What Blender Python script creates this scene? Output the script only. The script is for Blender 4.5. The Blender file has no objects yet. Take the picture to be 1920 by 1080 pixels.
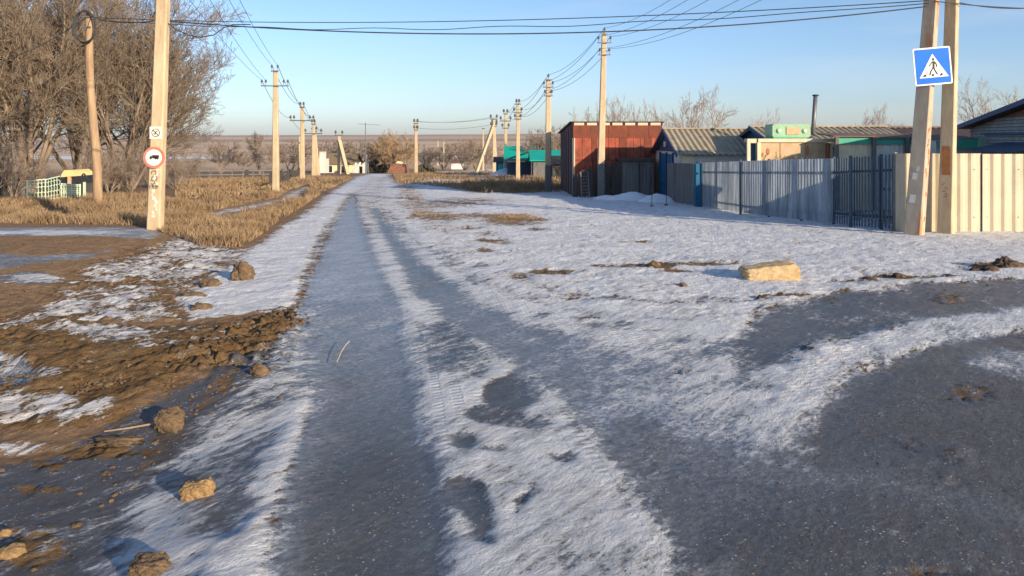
import bpy, bmesh, math, random
import numpy as np
from mathutils import Vector, Matrix
R = math.radians
random.seed(7); RS = np.random.RandomState(11)
SC = bpy.context.scene
COL = SC.collection

# ------------------------------------------------------------------ camera, sky, sun, exposure
F, HY, CH = 1400.0, 258.0, 1.6          # focal length in px of a 1920 px wide frame, eye-level row, eye height
cam_d = bpy.data.cameras.new('camera'); cam = bpy.data.objects.new('camera', cam_d); COL.objects.link(cam)
cam.location = (0, 0, CH); cam.rotation_euler = (R(90), 0, 0)
cam_d.sensor_width = 36; cam_d.lens = 36*F/1920; cam_d.shift_y = -(540-HY)/1920
cam_d.clip_start = 0.05; cam_d.clip_end = 30000
SC.camera = cam

SUN_EL, SUN_AZ = 14.0, 43.0             # sunlight travels this many degrees left of straight ahead
sd = Vector((-math.sin(R(SUN_AZ))*math.cos(R(SUN_EL)), math.cos(R(SUN_AZ))*math.cos(R(SUN_EL)), -math.sin(R(SUN_EL))))
w = bpy.data.worlds.new('World'); SC.world = w; w.use_nodes = True
wn, wl = w.node_tree.nodes, w.node_tree.links
bg = wn['Background']
sky = wn.new('ShaderNodeTexSky'); sky.sky_type = 'NISHITA'; sky.sun_disc = False
sky.sun_elevation = R(SUN_EL); sky.sun_rotation = math.atan2(-sd.x, -sd.y)
sky.altitude = 100; sky.air_density = 1.0; sky.dust_density = 0.6; sky.ozone_density = 1.6
# faint high cirrus veil
tc = wn.new('ShaderNodeTexCoord'); mp = wn.new('ShaderNodeMapping'); mp.inputs['Scale'].default_value = (1.6, 1.6, 11)
nz = wn.new('ShaderNodeTexNoise'); nz.inputs['Scale'].default_value = 2.2; nz.inputs['Detail'].default_value = 6; nz.inputs['Roughness'].default_value = .55
rp = wn.new('ShaderNodeMapRange'); rp.inputs[1].default_value = .48; rp.inputs[2].default_value = .8; rp.inputs[3].default_value = 0; rp.inputs[4].default_value = .30
mxs = wn.new('ShaderNodeMix'); mxs.data_type = 'RGBA'; mxs.inputs[7].default_value = (5.2, 5.6, 6.3, 1)
wl.new(tc.outputs['Generated'], mp.inputs[0]); wl.new(mp.outputs[0], nz.inputs['Vector']); wl.new(nz.outputs['Fac'], rp.inputs[0])
sx = wn.new('ShaderNodeSeparateXYZ'); wl.new(tc.outputs['Generated'], sx.inputs[0])
hz = wn.new('ShaderNodeMapRange'); hz.inputs[1].default_value = 0; hz.inputs[2].default_value = .22; wl.new(sx.outputs[2], hz.inputs[0])
tint = wn.new('ShaderNodeMix'); tint.data_type = 'RGBA'; tint.inputs[6].default_value = (.86, 1.02, 1.58, 1); tint.inputs[7].default_value = (.94, 1.08, 1.30, 1)
mul = wn.new('ShaderNodeMix'); mul.data_type = 'RGBA'; mul.blend_type = 'MULTIPLY'; mul.inputs[0].default_value = 1
wl.new(hz.outputs[0], tint.inputs[0]); wl.new(sky.outputs[0], mul.inputs[6]); wl.new(tint.outputs[2], mul.inputs[7])
wl.new(rp.outputs[0], mxs.inputs[0]); wl.new(mul.outputs[2], mxs.inputs[6]); wl.new(mxs.outputs[2], bg.inputs['Color'])
bg.inputs['Strength'].default_value = 0.106
sl = bpy.data.lights.new('sun', 'SUN'); sl.energy = 5.0; sl.angle = R(0.5); sl.color = (1.0, 0.82, 0.59)
so = bpy.data.objects.new('sun', sl); COL.objects.link(so); so.rotation_euler = sd.to_track_quat('-Z', 'Y').to_euler()
so.location = (30, -30, 30)
SC.view_settings.view_transform = 'Standard'; SC.view_settings.look = 'None'
SC.view_settings.exposure = 0.47; SC.view_settings.gamma = 1

# ------------------------------------------------------------------ noise and terrain
_T = RS.rand(256, 256)
def vnoise(x, y):
    xi = np.floor(x).astype(int); yi = np.floor(y).astype(int); fx = x-xi; fy = y-yi
    fx = fx*fx*(3-2*fx); fy = fy*fy*(3-2*fy)
    a = _T[xi & 255, yi & 255]; b = _T[(xi+1) & 255, yi & 255]; c = _T[xi & 255, (yi+1) & 255]; d = _T[(xi+1) & 255, (yi+1) & 255]
    return (a*(1-fx)+b*fx)*(1-fy)+(c*(1-fx)+d*fx)*fy
def fbm(x, y, o=4):
    s = 0; a = .5; t = 0
    for k in range(o):
        s = s+a*vnoise(x*2**k+17.3*k, y*2**k+5.1*k); t += a; a *= .55
    return s/t
def sst(a, b, v):
    t = np.clip((v-a)/(b-a), 0, 1); return t*t*(3-2*t)
_LD = np.log(np.array([60, 90, 130, 200, 400, 800, 1600, 3000, 3700, 6000.]))
_LP = np.array([337.3, 326, 321, 315, 305, 292, 272, 255.5, 251, 262])
def terrain(x, y):
    x = np.asarray(x, float); y = np.asarray(y, float)
    near = -0.03*np.maximum(y, 0)
    yy = np.maximum(y, 60)
    py = np.interp(np.log(yy), _LD, _LP)
    py = py-sst(800, 3000, yy)*(2.5*(fbm(x/900+3, y*0+2.2, 3)-.5)+x/yy*6)
    z = np.where(y < 60, near, CH-(py-HY)/F*yy)
    # raised left side road, its bank, the ditch beside the junction
    plat = sst(-4.6, -8.2, x)*sst(7.2, 10.5, y)*(1-sst(17.4, 19.5, y))
    z = z+.20*plat
    z = z-.09*sst(-1.0, -1.9, x)*(1-sst(-3.6, -4.6, -(-x)))*(1-sst(4.2, 5.4, y))*sst(-2, 0, y)
    z = z+.10*np.exp(-(((x+3.6)/1.3)**2+((y-5.9)/.9)**2))
    z = z+.16*sst(-7.5, -12, x)*sst(19, 24, y)*(1-sst(34, 45, y))
    return z
def gz(x, y): return float(terrain(x, y))
def P(px, py):
    """point of the ground seen at this pixel of the photograph"""
    s = max((py-HY)/F, 1e-4)
    y = CH/max(s-.03, 1e-5) if s > .0571 else 60.0      # exact on the plain slope
    if s <= .0571 or px < 560:
        y = min(y, 60)
        for k in range(12 if s > .0571 else 40):
            y = y*.45+min((CH-gz((px-960)/F*y, y))/s, 4000)*.55
    return ((px-960)/F*y, y)
def W(px, py, d): return Vector(((px-960)/F*d, d, CH-(py-HY)/F*d))
def XD(px, d): return (px-960)/F*d

# ------------------------------------------------------------------ materials
def new_mat(name):
    m = bpy.data.materials.new(name); m.use_nodes = True
    return m, m.node_tree.nodes, m.node_tree.links, m.node_tree.nodes['Principled BSDF']
def noise(n, l, vec, scale, detail=5, rough=.6):
    t = n.new('ShaderNodeTexNoise'); t.inputs['Scale'].default_value = scale; t.inputs['Detail'].default_value = detail; t.inputs['Roughness'].default_value = rough
    l.new(vec, t.inputs['Vector']); return t.outputs['Fac']
def mapr(n, l, v, a, b, c=0., d=1., smooth=False):
    t = n.new('ShaderNodeMapRange'); t.interpolation_type = 'SMOOTHSTEP' if smooth else 'LINEAR'
    for i, q in enumerate((a, b, c, d)): t.inputs[i+1].default_value = q
    l.new(v, t.inputs[0]); return t.outputs[0]
def mth(n, l, op, a, b=None, clamp=False):
    t = n.new('ShaderNodeMath'); t.operation = op; t.use_clamp = clamp
    for i, q in enumerate((a, b)):
        if q is None: continue
        if isinstance(q, (int, float)): t.inputs[i].default_value = q
        else: l.new(q, t.inputs[i])
    return t.outputs[0]
def mix(n, l, f, a, b):
    t = n.new('ShaderNodeMix'); t.data_type = 'RGBA'
    if isinstance(f, (int, float)): t.inputs[0].default_value = f
    else: l.new(f, t.inputs[0])
    for i, q in ((6, a), (7, b)):
        if isinstance(q, tuple): t.inputs[i].default_value = (*q, 1)
        else: l.new(q, t.inputs[i])
    return t.outputs[2]
def objvec(n, l, sc=(1, 1, 1)):
    tc = n.new('ShaderNodeTexCoord'); mp = n.new('ShaderNodeMapping'); mp.inputs['Scale'].default_value = sc
    l.new(tc.outputs['Object'], mp.inputs[0]); return mp.outputs[0]
def mat(name, c1, c2, scale=6, rough=.8, bump=.3, stretch=(1, 1, 1), c3=None, metal=0, lo=.35, hi=.65, spec=.3, dist=.01, t3=(.55, .68)):
    m, n, l, b = new_mat(name)
    v = objvec(n, l, stretch)
    f = noise(n, l, v, scale, 7, .65)
    c = mix(n, l, mapr(n, l, f, lo, hi), c1, c2)
    if c3:
        g = noise(n, l, v, scale*.35, 6, .7)
        c = mix(n, l, mapr(n, l, g, t3[0], t3[1], 0, .85), c, c3)
    l.new(c, b.inputs['Base Color']); b.inputs['Roughness'].default_value = rough; b.inputs['Metallic'].default_value = metal
    b.inputs['Specular IOR Level'].default_value = spec
    if bump:
        bp = n.new('ShaderNodeBump'); bp.inputs['Strength'].default_value = bump; bp.inputs['Distance'].default_value = dist
        h = noise(n, l, v, scale*3, 5, .7); l.new(h, bp.inputs['Height']); l.new(bp.outputs[0], b.inputs['Normal'])
    return m
M = {}
M['concrete'] = mat('weathered_concrete', (.45, .345, .215), (.60, .475, .315), 7, .85, .5, (1, 1, .25), c3=(.36, .25, .16))
M['concrete_stain'] = mat('rust_stained_concrete', (.40, .32, .24), (.53, .43, .32), 5, .85, .6, (1, 1, .3), c3=(.46, .20, .09), t3=(.54, .62))
M['whitewash'] = mat('flaking_whitewash', (.62, .58, .50), (.74, .70, .62), 9, .85, .5, (1, 1, .35), c3=(.42, .33, .24))
M['tar'] = mat('dark_tar_paint', (.13, .12, .12), (.19, .18, .17), 6, .8, .4)  # concrete darkened to carry the shadow on pole feet
M['wood_pole'] = mat('weathered_pole_wood', (.28, .18, .105), (.44, .31, .19), 9, .85, .6, (1, 1, .12), c3=(.20, .12, .07))
M['steel'] = mat('dull_steel', (.16, .16, .17), (.24, .24, .25), 12, .5, .2, metal=.5)
M['insulator'] = mat('dark_glazed_ceramic', (.09, .08, .08), (.13, .11, .10), 12, .25, 0)
M['cable'] = mat('black_cable', (.025, .03, .035), (.05, .055, .06), 4, .6, 0)
M['corr_cream'] = mat('cream_painted_steel', (.49, .415, .30), (.56, .48, .35), 1.6, .5, .2, c3=(.36, .28, .19), spec=.3, t3=(.50, .66))
M['dark_paint'] = mat('dark_blue_grey_paint', (.04, .075, .12), (.06, .10, .15), 8, .6, .2)
M['blue_paint'] = mat('bright_blue_paint', (.008, .11, .22), (.012, .145, .28), 6, .55, .25, (1, 1, .3), c3=(.03, .10, .22))
M['blue_dark'] = mat('deep_blue_paint', (.010, .055, .13), (.014, .07, .16), 6, .6, .25, (1, 1, .3))
M['white_plaster'] = mat('chipped_whitewash_wall', (.60, .57, .52), (.70, .67, .61), 5, .9, .5, c3=(.48, .40, .32))
M['cream_plaster'] = mat('cream_plaster', (.68, .56, .38), (.76, .64, .46), 3, .85, .3, c3=(.58, .45, .30))
M['tan_board'] = mat('tan_board', (.50, .35, .21), (.60, .44, .28), 4, .85, .3, c3=(.40, .26, .15))
M['slate'] = mat('weathered_fibre_cement', (.30, .25, .18), (.42, .35, .25), 3, .9, .5, c3=(.16, .14, .09))
M['roof_brown'] = mat('brown_old_roof', (.20, .15, .09), (.28, .21, .13), 3, .9, .4)
M['yellow_wall'] = mat('pale_yellow_wall', (.74, .62, .38), (.80, .68, .45), 3, .85, .2)
M['slate_red'] = mat('brown_fibre_cement', (.16, .10, .08), (.22, .15, .12), 4, .9, .5, c3=(.10, .07, .06))
M['red_sheet'] = mat('red_primed_sheet', (.33, .070, .040), (.43, .10, .055), 3.5, .7, .35, c3=(.17, .06, .04), t3=(.48, .60))
M['rust_sheet'] = mat('rusty_dark_sheet', (.15, .045, .028), (.23, .065, .036), 4, .8, .4, c3=(.12, .05, .03))
M['dark_sheet'] = mat('dark_purple_rust_sheet', (.055, .028, .032), (.10, .045, .045), 4, .75, .4)  # dark rafters and roof; also the painted-in shade of the shed's left side
M['old_wood'] = mat('grey_black_boards', (.055, .05, .048), (.10, .09, .085), 9, .9, .6, (1, 1, .12), c3=(.03, .028, .028))
M['grey_board'] = mat('grey_boards', (.13, .125, .12), (.20, .19, .18), 9, .9, .6, (1, 1, .12), c3=(.08, .07, .07))
M['pale_wood'] = mat('pale_rafter_wood', (.62, .48, .33), (.70, .56, .40), 6, .8, .3)
M['green_paint'] = mat('green_painted_metal', (.24, .43, .27), (.33, .52, .35), 5, .5, .3, c3=(.40, .38, .20))
M['green_trim'] = mat('sea_green_trim', (.05, .32, .22), (.08, .38, .27), 3, .5, .2)
M['mint'] = mat('flaking_mint_paint', (.50, .62, .44), (.62, .70, .54), 14, .7, .3, c3=(.45, .38, .25))
M['turquoise'] = mat('turquoise_roof_sheet', (.0, .34, .26), (.01, .42, .32), .8, .4, .15)
M['black_iron'] = mat('black_iron', (.02, .022, .028), (.04, .04, .05), 9, .5, .2)
M['yellow'] = mat('pale_yellow_paint', (.70, .52, .22), (.78, .60, .30), 4, .7, .2)
M['glass'] = mat('dark_window_glass', (.02, .025, .03), (.04, .045, .05), 3, .1, 0, spec=.6)
M['bark_pale'] = mat('pale_pinkish_twigs', (.30, .23, .19), (.42, .34, .28), 2.2, .9, 0)
M['bark'] = mat('brown_bare_twigs', (.17, .128, .095), (.31, .24, .175), 2.2, .9, 0)
M['bark_orange'] = mat('orange_brown_twigs', (.30, .20, .12), (.42, .30, .19), 1.2, .9, 0)
M['bark_grey'] = mat('grey_brown_twigs', (.21, .16, .125), (.33, .26, .205), 1.5, .9, 0)
M['evergreen'] = mat('dark_shrub', (.06, .06, .045), (.11, .10, .07), 2, .9, 0)
M['rock_brown'] = mat('frozen_brown_clod', (.12, .078, .045), (.23, .155, .09), 14, .9, 1., c3=(.07, .045, .028), dist=.02)
M['rock_tan'] = mat('golden_shell_stone', (.42, .30, .16), (.56, .42, .24), 7, .9, .9, c3=(.40, .24, .10), dist=.02)
M['rock_gold'] = mat('golden_brown_stone', (.27, .165, .075), (.42, .27, .125), 11, .9, 1., c3=(.13, .08, .045), dist=.02)
M['slate_gate'] = mat('blue_grey_sheet', (.10, .13, .16), (.16, .19, .22), 6, .6, .3, (1, 1, .2))
M['rock_dark'] = mat('dark_clod', (.07, .05, .04), (.13, .09, .065), 9, .9, .9, dist=.02)
M['red'] = mat('faded_red_sheeting', (.50, .16, .11), (.58, .22, .16), 10, .45, 0)
M['white'] = mat('white_sheeting', (.70, .69, .64), (.77, .75, .70), 10, .45, 0)
M['sign_blue'] = mat('blue_sheeting', (.0, .12, .56), (.0, .15, .64), 3, .5, 0, spec=.15)
M['faded_ink'] = mat('faded_ink', (.09, .08, .07), (.22, .18, .14), 20, .8, 0)
M['black'] = mat('black_ink', (.015, .015, .015), (.03, .03, .03), 10, .6, 0)
M['rust_paint'] = mat('orange_rust_paint', (.40, .16, .06), (.50, .22, .09), 9, .85, .3)
M['paper'] = mat('paper_notice', (.72, .68, .58), (.78, .74, .64), 12, .85, .1)
M['snow_pile'] = mat('clean_snow', (.76, .78, .82), (.84, .86, .89), 5, .6, .5, dist=.02)
def brick_mat(name, c1, c2, cm):
    m, n, l, b = new_mat(name)
    tc = n.new('ShaderNodeTexCoord'); sp = n.new('ShaderNodeSeparateXYZ'); cb = n.new('ShaderNodeCombineXYZ')
    l.new(tc.outputs['Object'], sp.inputs[0])
    l.new(mth(n, l, 'ADD', sp.outputs[0], sp.outputs[1]), cb.inputs[0]); l.new(sp.outputs[2], cb.inputs[1])
    br = n.new('ShaderNodeTexBrick'); br.inputs['Scale'].default_value = 1; br.inputs['Brick Width'].default_value = .27; br.inputs['Row Height'].default_value = .095
    br.inputs['Mortar Size'].default_value = .012; br.inputs['Color1'].default_value = (*c1, 1); br.inputs['Color2'].default_value = (*c2, 1); br.inputs['Mortar'].default_value = (*cm, 1)
    l.new(cb.outputs[0], br.inputs['Vector'])
    f = noise(n, l, tc.outputs['Object'], 2.5, 5)
    mx = mix(n, l, mapr(n, l, f, .4, .7, 0, .5), br.outputs['Color'], (c1[0]*.5, c1[1]*.5, c1[2]*.5))
    l.new(mx, b.inputs['Base Color']); b.inputs['Roughness'].default_value = .9
    bp = n.new('ShaderNodeBump'); bp.inputs['Strength'].default_value = .6; bp.inputs['Distance'].default_value = .01; bp.invert = True
    l.new(br.outputs['Fac'], bp.inputs['Height']); l.new(bp.outputs[0], b.inputs['Normal'])
    return m
M['brick_grey'] = brick_mat('grey_white_brick', (.30, .30, .30), (.42, .41, .40), (.12, .11, .11))
M['brick_red'] = brick_mat('red_brown_brick', (.26, .11, .07), (.34, .15, .09), (.16, .12, .10))
def poly_mat():                           # ribbed translucent sheet, aged
    m, n, l, b = new_mat('translucent_ribbed_sheet')
    v = objvec(n, l, (1, 1, .10)); f = noise(n, l, v, 5, 6, .7)
    c = mix(n, l, mapr(n, l, f, .35, .65), (.40, .45, .50), (.76, .79, .81))
    b.inputs['Roughness'].default_value = .5
    l.new(c, b.inputs['Base Color'])
    t = n.new('ShaderNodeBsdfTranslucent'); l.new(c, t.inputs[0])
    mx = n.new('ShaderNodeMixShader'); mx.inputs[0].default_value = .72
    l.new(b.outputs[0], mx.inputs[1]); l.new(t.outputs[0], mx.inputs[2]); l.new(mx.outputs[0], n['Material Output'].inputs[0])
    return m
M['poly'] = poly_mat()
def grass_mat(name, c1, c2, c3):
    m, n, l, b = new_mat(name)
    v = objvec(n, l); f = noise(n, l, v, .9, 6, .7)
    c = mix(n, l, mapr(n, l, f, .35, .65), c1, c2)
    g = noise(n, l, v, 23, 3, .7); c = mix(n, l, mapr(n, l, g, .45, .75, 0, .8), c, c3)
    l.new(c, b.inputs['Base Color']); b.inputs['Roughness'].default_value = .9; b.inputs['Specular IOR Level'].default_value = .1
    t = n.new('ShaderNodeBsdfTranslucent'); l.new(c, t.inputs[0])
    mx = n.new('ShaderNodeMixShader'); mx.inputs[0].default_value = .2
    l.new(b.outputs[0], mx.inputs[1]); l.new(t.outputs[0], mx.inputs[2]); l.new(mx.outputs[0], n['Material Output'].inputs[0])
    return m
M['grass'] = grass_mat('dry_grass', (.26, .17, .095), (.50, .36, .22), (.13, .085, .05))

# ------------------------------------------------------------------ builders
class MB:
    def __init__(s): s.v = []; s.f = []
    def add(s, vs, fs):
        o = len(s.v); s.v += [tuple(v) for v in vs]; s.f += [tuple(o+i for i in f) for f in fs]; return s
    def box(s, x0, x1, y0, y1, z0, z1):
        return s.add([(x0, y0, z0), (x1, y0, z0), (x1, y1, z0), (x0, y1, z0), (x0, y0, z1), (x1, y0, z1), (x1, y1, z1), (x0, y1, z1)],
                     [(0, 3, 2, 1), (4, 5, 6, 7), (0, 1, 5, 4), (1, 2, 6, 5), (2, 3, 7, 6), (3, 0, 4, 7)])
    def hexa(s, q, up):                   # four bottom corners, four top corners
        return s.add(list(q)+list(up), [(0, 3, 2, 1), (4, 5, 6, 7), (0, 1, 5, 4), (1, 2, 6, 5), (2, 3, 7, 6), (3, 0, 4, 7)])
    def beam(s, a, b, wa, ha=None, up=(0, 0, 1)):
        a = Vector(a); b = Vector(b); ha = ha or wa; d = (b-a).normalized(); u = Vector(up)
        if abs(d.dot(u)) > .95: u = Vector((0, 1, 0))
        sx = d.cross(u).normalized(); sy = sx.cross(d).normalized()
        c = [(-1, -1), (1, -1), (1, 1), (-1, 1)]
        return s.hexa([a+sx*i*wa/2+sy*j*ha/2 for i, j in c], [b+sx*i*wa/2+sy*j*ha/2 for i, j in c])
    def tube(s, pts, rad, n=8, cap=True):
        pts = [Vector(p) for p in pts]; o = len(s.v)
        if not hasattr(rad, '__len__'): rad = [rad]*len(pts)
        u = None
        for i, p in enumerate(pts):
            d = (pts[min(i+1, len(pts)-1)]-pts[max(i-1, 0)]).normalized()
            if u is None: u = d.orthogonal().normalized()
            u = (u-d*u.dot(d)).normalized(); w_ = d.cross(u)
            for k in range(n):
                a = 2*math.pi*k/n; s.v.append(tuple(p+(u*math.cos(a)+w_*math.sin(a))*rad[i]))
        for i in range(len(pts)-1):
            for k in range(n):
                s.f.append((o+i*n+k, o+i*n+(k+1) % n, o+(i+1)*n+(k+1) % n, o+(i+1)*n+k))
        if cap:
            s.f.append(tuple(o+k for k in range(n))[::-1]); s.f.append(tuple(o+(len(pts)-1)*n+k for k in range(n)))
        return s
    def prism(s, pts, off):               # planar polygon extruded by a vector
        n = len(pts); off = Vector(off); a = [Vector(p) for p in pts]; b = [p+off for p in a]
        return s.add(a+b, [tuple(range(n))[::-1], tuple(range(n, 2*n))]+[(i, (i+1) % n, n+(i+1) % n, n+i) for i in range(n)])
    def ribbed(s, path, z0, z1, pitch, depth, th=.006, side=1, flat=.5):   # upright corrugated sheet along a ground path
        pts = [Vector((*p, 0)) for p in path]; out = []; L = 0
        for a, b in zip(pts[:-1], pts[1:]):
            ln = (b-a).length; d = (b-a)/ln; nrm = Vector((d.y, -d.x, 0))*side
            k = max(1, int(ln/(pitch/4)))
            for i in range(k):
                t = i/k*ln; ph = ((L+t)/pitch) % 1
                out.append((a+d*t+nrm*(depth if ph < flat-.01 else 0), nrm, a+d*t))
            L += ln
        out.append((pts[-1], nrm, pts[-1]))
        o = len(s.v)
        for p, nr, q in out:
            za = z0(q.x, q.y); zb = z1(q.x, q.y)
            for pp in (p, p-nr*th):
                s.v.append((pp.x, pp.y, za)); s.v.append((pp.x, pp.y, zb))
        for i in range(len(out)-1):
            a = o+4*i; b = a+4
            s.f += [(a, b, b+1, a+1), (a+2, a+3, b+3, b+2), (a+1, b+1, b+3, a+3), (a, a+2, b+2, b)]
        s.f += [(o, o+1, o+3, o+2)]; e = o+4*(len(out)-1); s.f += [(e, e+2, e+3, e+1)]
        return s
    def wavy(s, A, B, C, D, pitch=.15, amp=.025, th=.012, rows=2):    # A-B the eave, D-C the ridge; waves run eave to ridge
        A, B, C, D = map(Vector, (A, B, C, D)); n = max(4, int((B-A).length/pitch*6))
        nr = (B-A).cross(D-A).normalized(); nr = nr if nr.z > 0 else -nr
        for layer in (0, 1):
            o = len(s.v)
            for j in range(rows+1):
                v = j/rows
                for i in range(n+1):
                    u = i/n; p = (A*(1-u)+B*u)*(1-v)+(D*(1-u)+C*u)*v
                    s.v.append(tuple(p+nr*(amp*math.sin(2*math.pi*u*(B-A).length/pitch)-layer*th)))
            for j in range(rows):
                for i in range(n):
                    a = o+j*(n+1)+i; q = (a, a+1, a+n+2, a+n+1); s.f.append(q if layer == 0 else q[::-1])
        return s
    def build(s, name, m, parent=None, smooth=False, label=None):
        me = bpy.data.meshes.new(name); o = bpy.data.objects.new(name, me); COL.objects.link(o)
        if parent is None: off = Vector((0, 0, 0))
        else:
            off = Vector((0, 0, 0)); q = parent
            while q is not None: off = off+q.location; q = q.parent
            o.parent = parent
        me.from_pydata([tuple(Vector(v)-off) for v in s.v], [], s.f); me.validate()
        me.materials.append(m)
        if smooth: me.polygons.foreach_set('use_smooth', [True]*len(me.polygons))
        bm = bmesh.new(); bm.from_mesh(me); bmesh.ops.recalc_face_normals(bm, faces=bm.faces); bm.to_mesh(me); bm.free()
        if label: o['label'] = label
        return o
def tag(o, label, cat, group=None):
    o['label'] = label; o['category'] = cat
    if group: o['group'] = group
    return o
def thing(name, label, cat, loc, group=None):
    o = bpy.data.objects.new(name, None); COL.objects.link(o); o.location = loc; o.empty_display_size = .2
    return tag(o, label, cat, group)
def struct(o): o['kind'] = 'structure'; return o
def base(x, y): return (x, y, gz(x, y))
def recentre(o, c):                       # put the origin of a one-mesh thing at its base
    c = Vector(c); o.data.transform(Matrix.Translation(-c)); o.location = c; return o
def copy_tree(o, parent=None):
    c = o.copy(); COL.objects.link(c); c.parent = parent
    for ch in list(o.children): copy_tree(ch, c)
    return c

# ------------------------------------------------------------------ GROUND: painted cover (snow, ice, mud, grass) on one sheet
def axis(segs):
    out = [segs[0][0]]
    for a, b, s0, s1 in segs:
        p = a
        while p < b-1e-6:
            t = (p-a)/(b-a); s_ = s0+(s1-s0)*t; p += s_; out.append(min(p, b))
    return np.array(out)
xp = axis([(0, 5, .024, .027), (5, 14, .027, .09), (14, 45, .10, .45), (45, 6500, .45, 250)])
xs = np.concatenate([-xp[:0:-1], xp])
ys = axis([(-60, 1.8, 4, .06), (1.8, 9, .022, .03), (9, 22, .03, .10), (22, 90, .10, .55), (90, 6500, .55, 160)])
NX, NY = len(xs), len(ys)
X, Y = np.meshgrid(xs, ys)
Zb = terrain(X, Y)
S = np.full(X.shape, -.05); Fr = np.zeros(X.shape); ICE = np.zeros(X.shape); GR = np.ones(X.shape); TONE = np.full(X.shape, .5)
WN = (fbm(X*1.7, Y*1.7, 4)-.5)*2; WN2 = (fbm(X*.45+9, Y*.45+4, 3)-.5)*2
def pmask(pts, soft=.10, wob=.20, world=False):
    q = np.array([p if world else P(*p) for p in pts])
    pad = 1.5
    j0, j1 = np.searchsorted(ys, [q[:, 1].min()-pad, q[:, 1].max()+pad]); i0, i1 = np.searchsorted(xs, [q[:, 0].min()-pad, q[:, 0].max()+pad])
    x = X[j0:j1, i0:i1]; y = Y[j0:j1, i0:i1]; d = np.full(x.shape, 1e9); ins = np.zeros(x.shape, bool)
    for k in range(len(q)):
        ax, ay = q[k]; bx, by = q[(k+1) % len(q)]; ex, ey = bx-ax, by-ay; L2 = ex*ex+ey*ey+1e-9
        t = np.clip(((x-ax)*ex+(y-ay)*ey)/L2, 0, 1); d = np.minimum(d, (x-ax-t*ex)**2+(y-ay-t*ey)**2)
        if abs(ey) > 1e-9: ins ^= ((ay > y) != (by > y)) & (x < ex*(y-ay)/ey+ax)
    sdv = np.where(ins, 1, -1)*np.sqrt(d)+wob*(WN[j0:j1, i0:i1]*.9+WN2[j0:j1, i0:i1]*.7)
    sc = np.clip(y/9, .8, 3)*soft*2.2
    return (slice(j0, j1), slice(i0, i1)), sst(-1, 1, sdv/sc)
ALL = (slice(None), slice(None))
def paint(m, k_=1., sl=ALL, **kw):
    for k, v in kw.items():
        a = {'s': S, 'f': Fr, 'ice': ICE, 'gr': GR, 't': TONE}[k][sl]; a += (v-a)*m*k_
def pp(pts, soft=.10, wob=.2, k=1., world=False, **kw):
    sl_, m = pmask(pts, soft, wob, world); paint(m, k, sl_, **kw)
def blob(cx, cy, rx, ry, soft=.1, wob=.2, k=1., **kw):
    pp([(cx+rx*math.cos(a*math.pi/6), cy+ry*math.sin(a*math.pi/6)) for a in range(12)], soft, wob, k, **kw)

# far steppe: long field strips, snow lying in the valley
far = sst(120, 300, Y)
st = fbm(X/1400+2, Y/170+7, 3); st2 = fbm(X/160+31, Y/60+3, 3)
TONE[:] = np.where(Y > 90, .15+.9*st, .5)
paint(sst(2000, 2300, Y)*(1-sst(2500, 2700, Y)), t=.05); paint(sst(3050, 3300, Y), t=.12)
S -= .30*far
val = sst(260, 420, Y)*(1-sst(800, 1150, Y)); S += val*sst(.48, .62, st2)*1.1*(.6+.7*sst(.35, .6, fbm(X/420, Y/240+40, 2)))
S += sst(60, 120, Y)*(1-sst(120, 240, Y))*.25*(st2 > .5)
# verges, both sides (right-hand open ground)
pp([(735, 332), (760, 342), (1050, 352), (1500, 372), (3200, 420), (9000, 560), (9000, 2600), (560, 2600), (540, 1080), (560, 560), (640, 400), (690, 332)], .3, .3, s=.98, gr=.6, ice=0)
pp([(600, 560), (700, 440), (735, 420), (850, 500), (960, 560), (1300, 600), (1500, 640), (1500, 800), (1400, 900), (1700, 2300), (300, 2300), (250, 1080), (200, 960), (330, 800), (480, 672), (560, 640)], .15, .12, ice=1, gr=0)
pp([(770, 560), (800, 560), (960, 690), (1040, 760), (1200, 930), (1290, 1060), (1500, 2300), (1000, 2300), (830, 1080), (810, 860), (780, 720)], .12, .12, s=.80)
# left snow strip beside the road
pp([(664, 334), (600, 372), (520, 425), (455, 470), (425, 500), (330, 560), (350, 602), (560, 578), (620, 430), (692, 331)], .12, .10, s=1.05, gr=.5)
# road proper to the crest and over it
pp([(660, 332), (690, 326), (735, 326), (738, 340), (760, 365), (880, 480), (700, 480), (600, 420)], .2, .1, s=.9, f=.2)
# grassy ground left of the road
pp([(-400, 400), (210, 372), (520, 352), (662, 333), (600, 366), (520, 420), (450, 468), (390, 470), (330, 440), (285, 432), (-400, 418)], .15, .2, s=-.15, gr=1, t=.5)
pp([(380, 402), (450, 388), (520, 374), (572, 350), (584, 352), (566, 370), (500, 388), (420, 404)], .12, .1, s=.85, gr=1, t=.95)
# junction side road on the left
pp([(-900, 425), (270, 427), (330, 442), (300, 470), (160, 500), (120, 560), (60, 600), (-900, 640)], .12, .15, s=-.1, gr=.7, t=.62, ice=0)
pp([(-900, 424), (275, 428), (320, 440), (280, 449), (-900, 452)], .08, .12, s=.30, ice=.85, f=.5)
blob(90, 437, 150, 4, .05, .15, s=.75)
pp([(-900, 470), (60, 480), (210, 470), (200, 480), (60, 500), (-100, 520), (-900, 520)], .10, .2, s=.28, ice=.7, f=.4)
blob(60, 523, 60, 12, .1, .15, s=.6, ice=.8)
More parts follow.
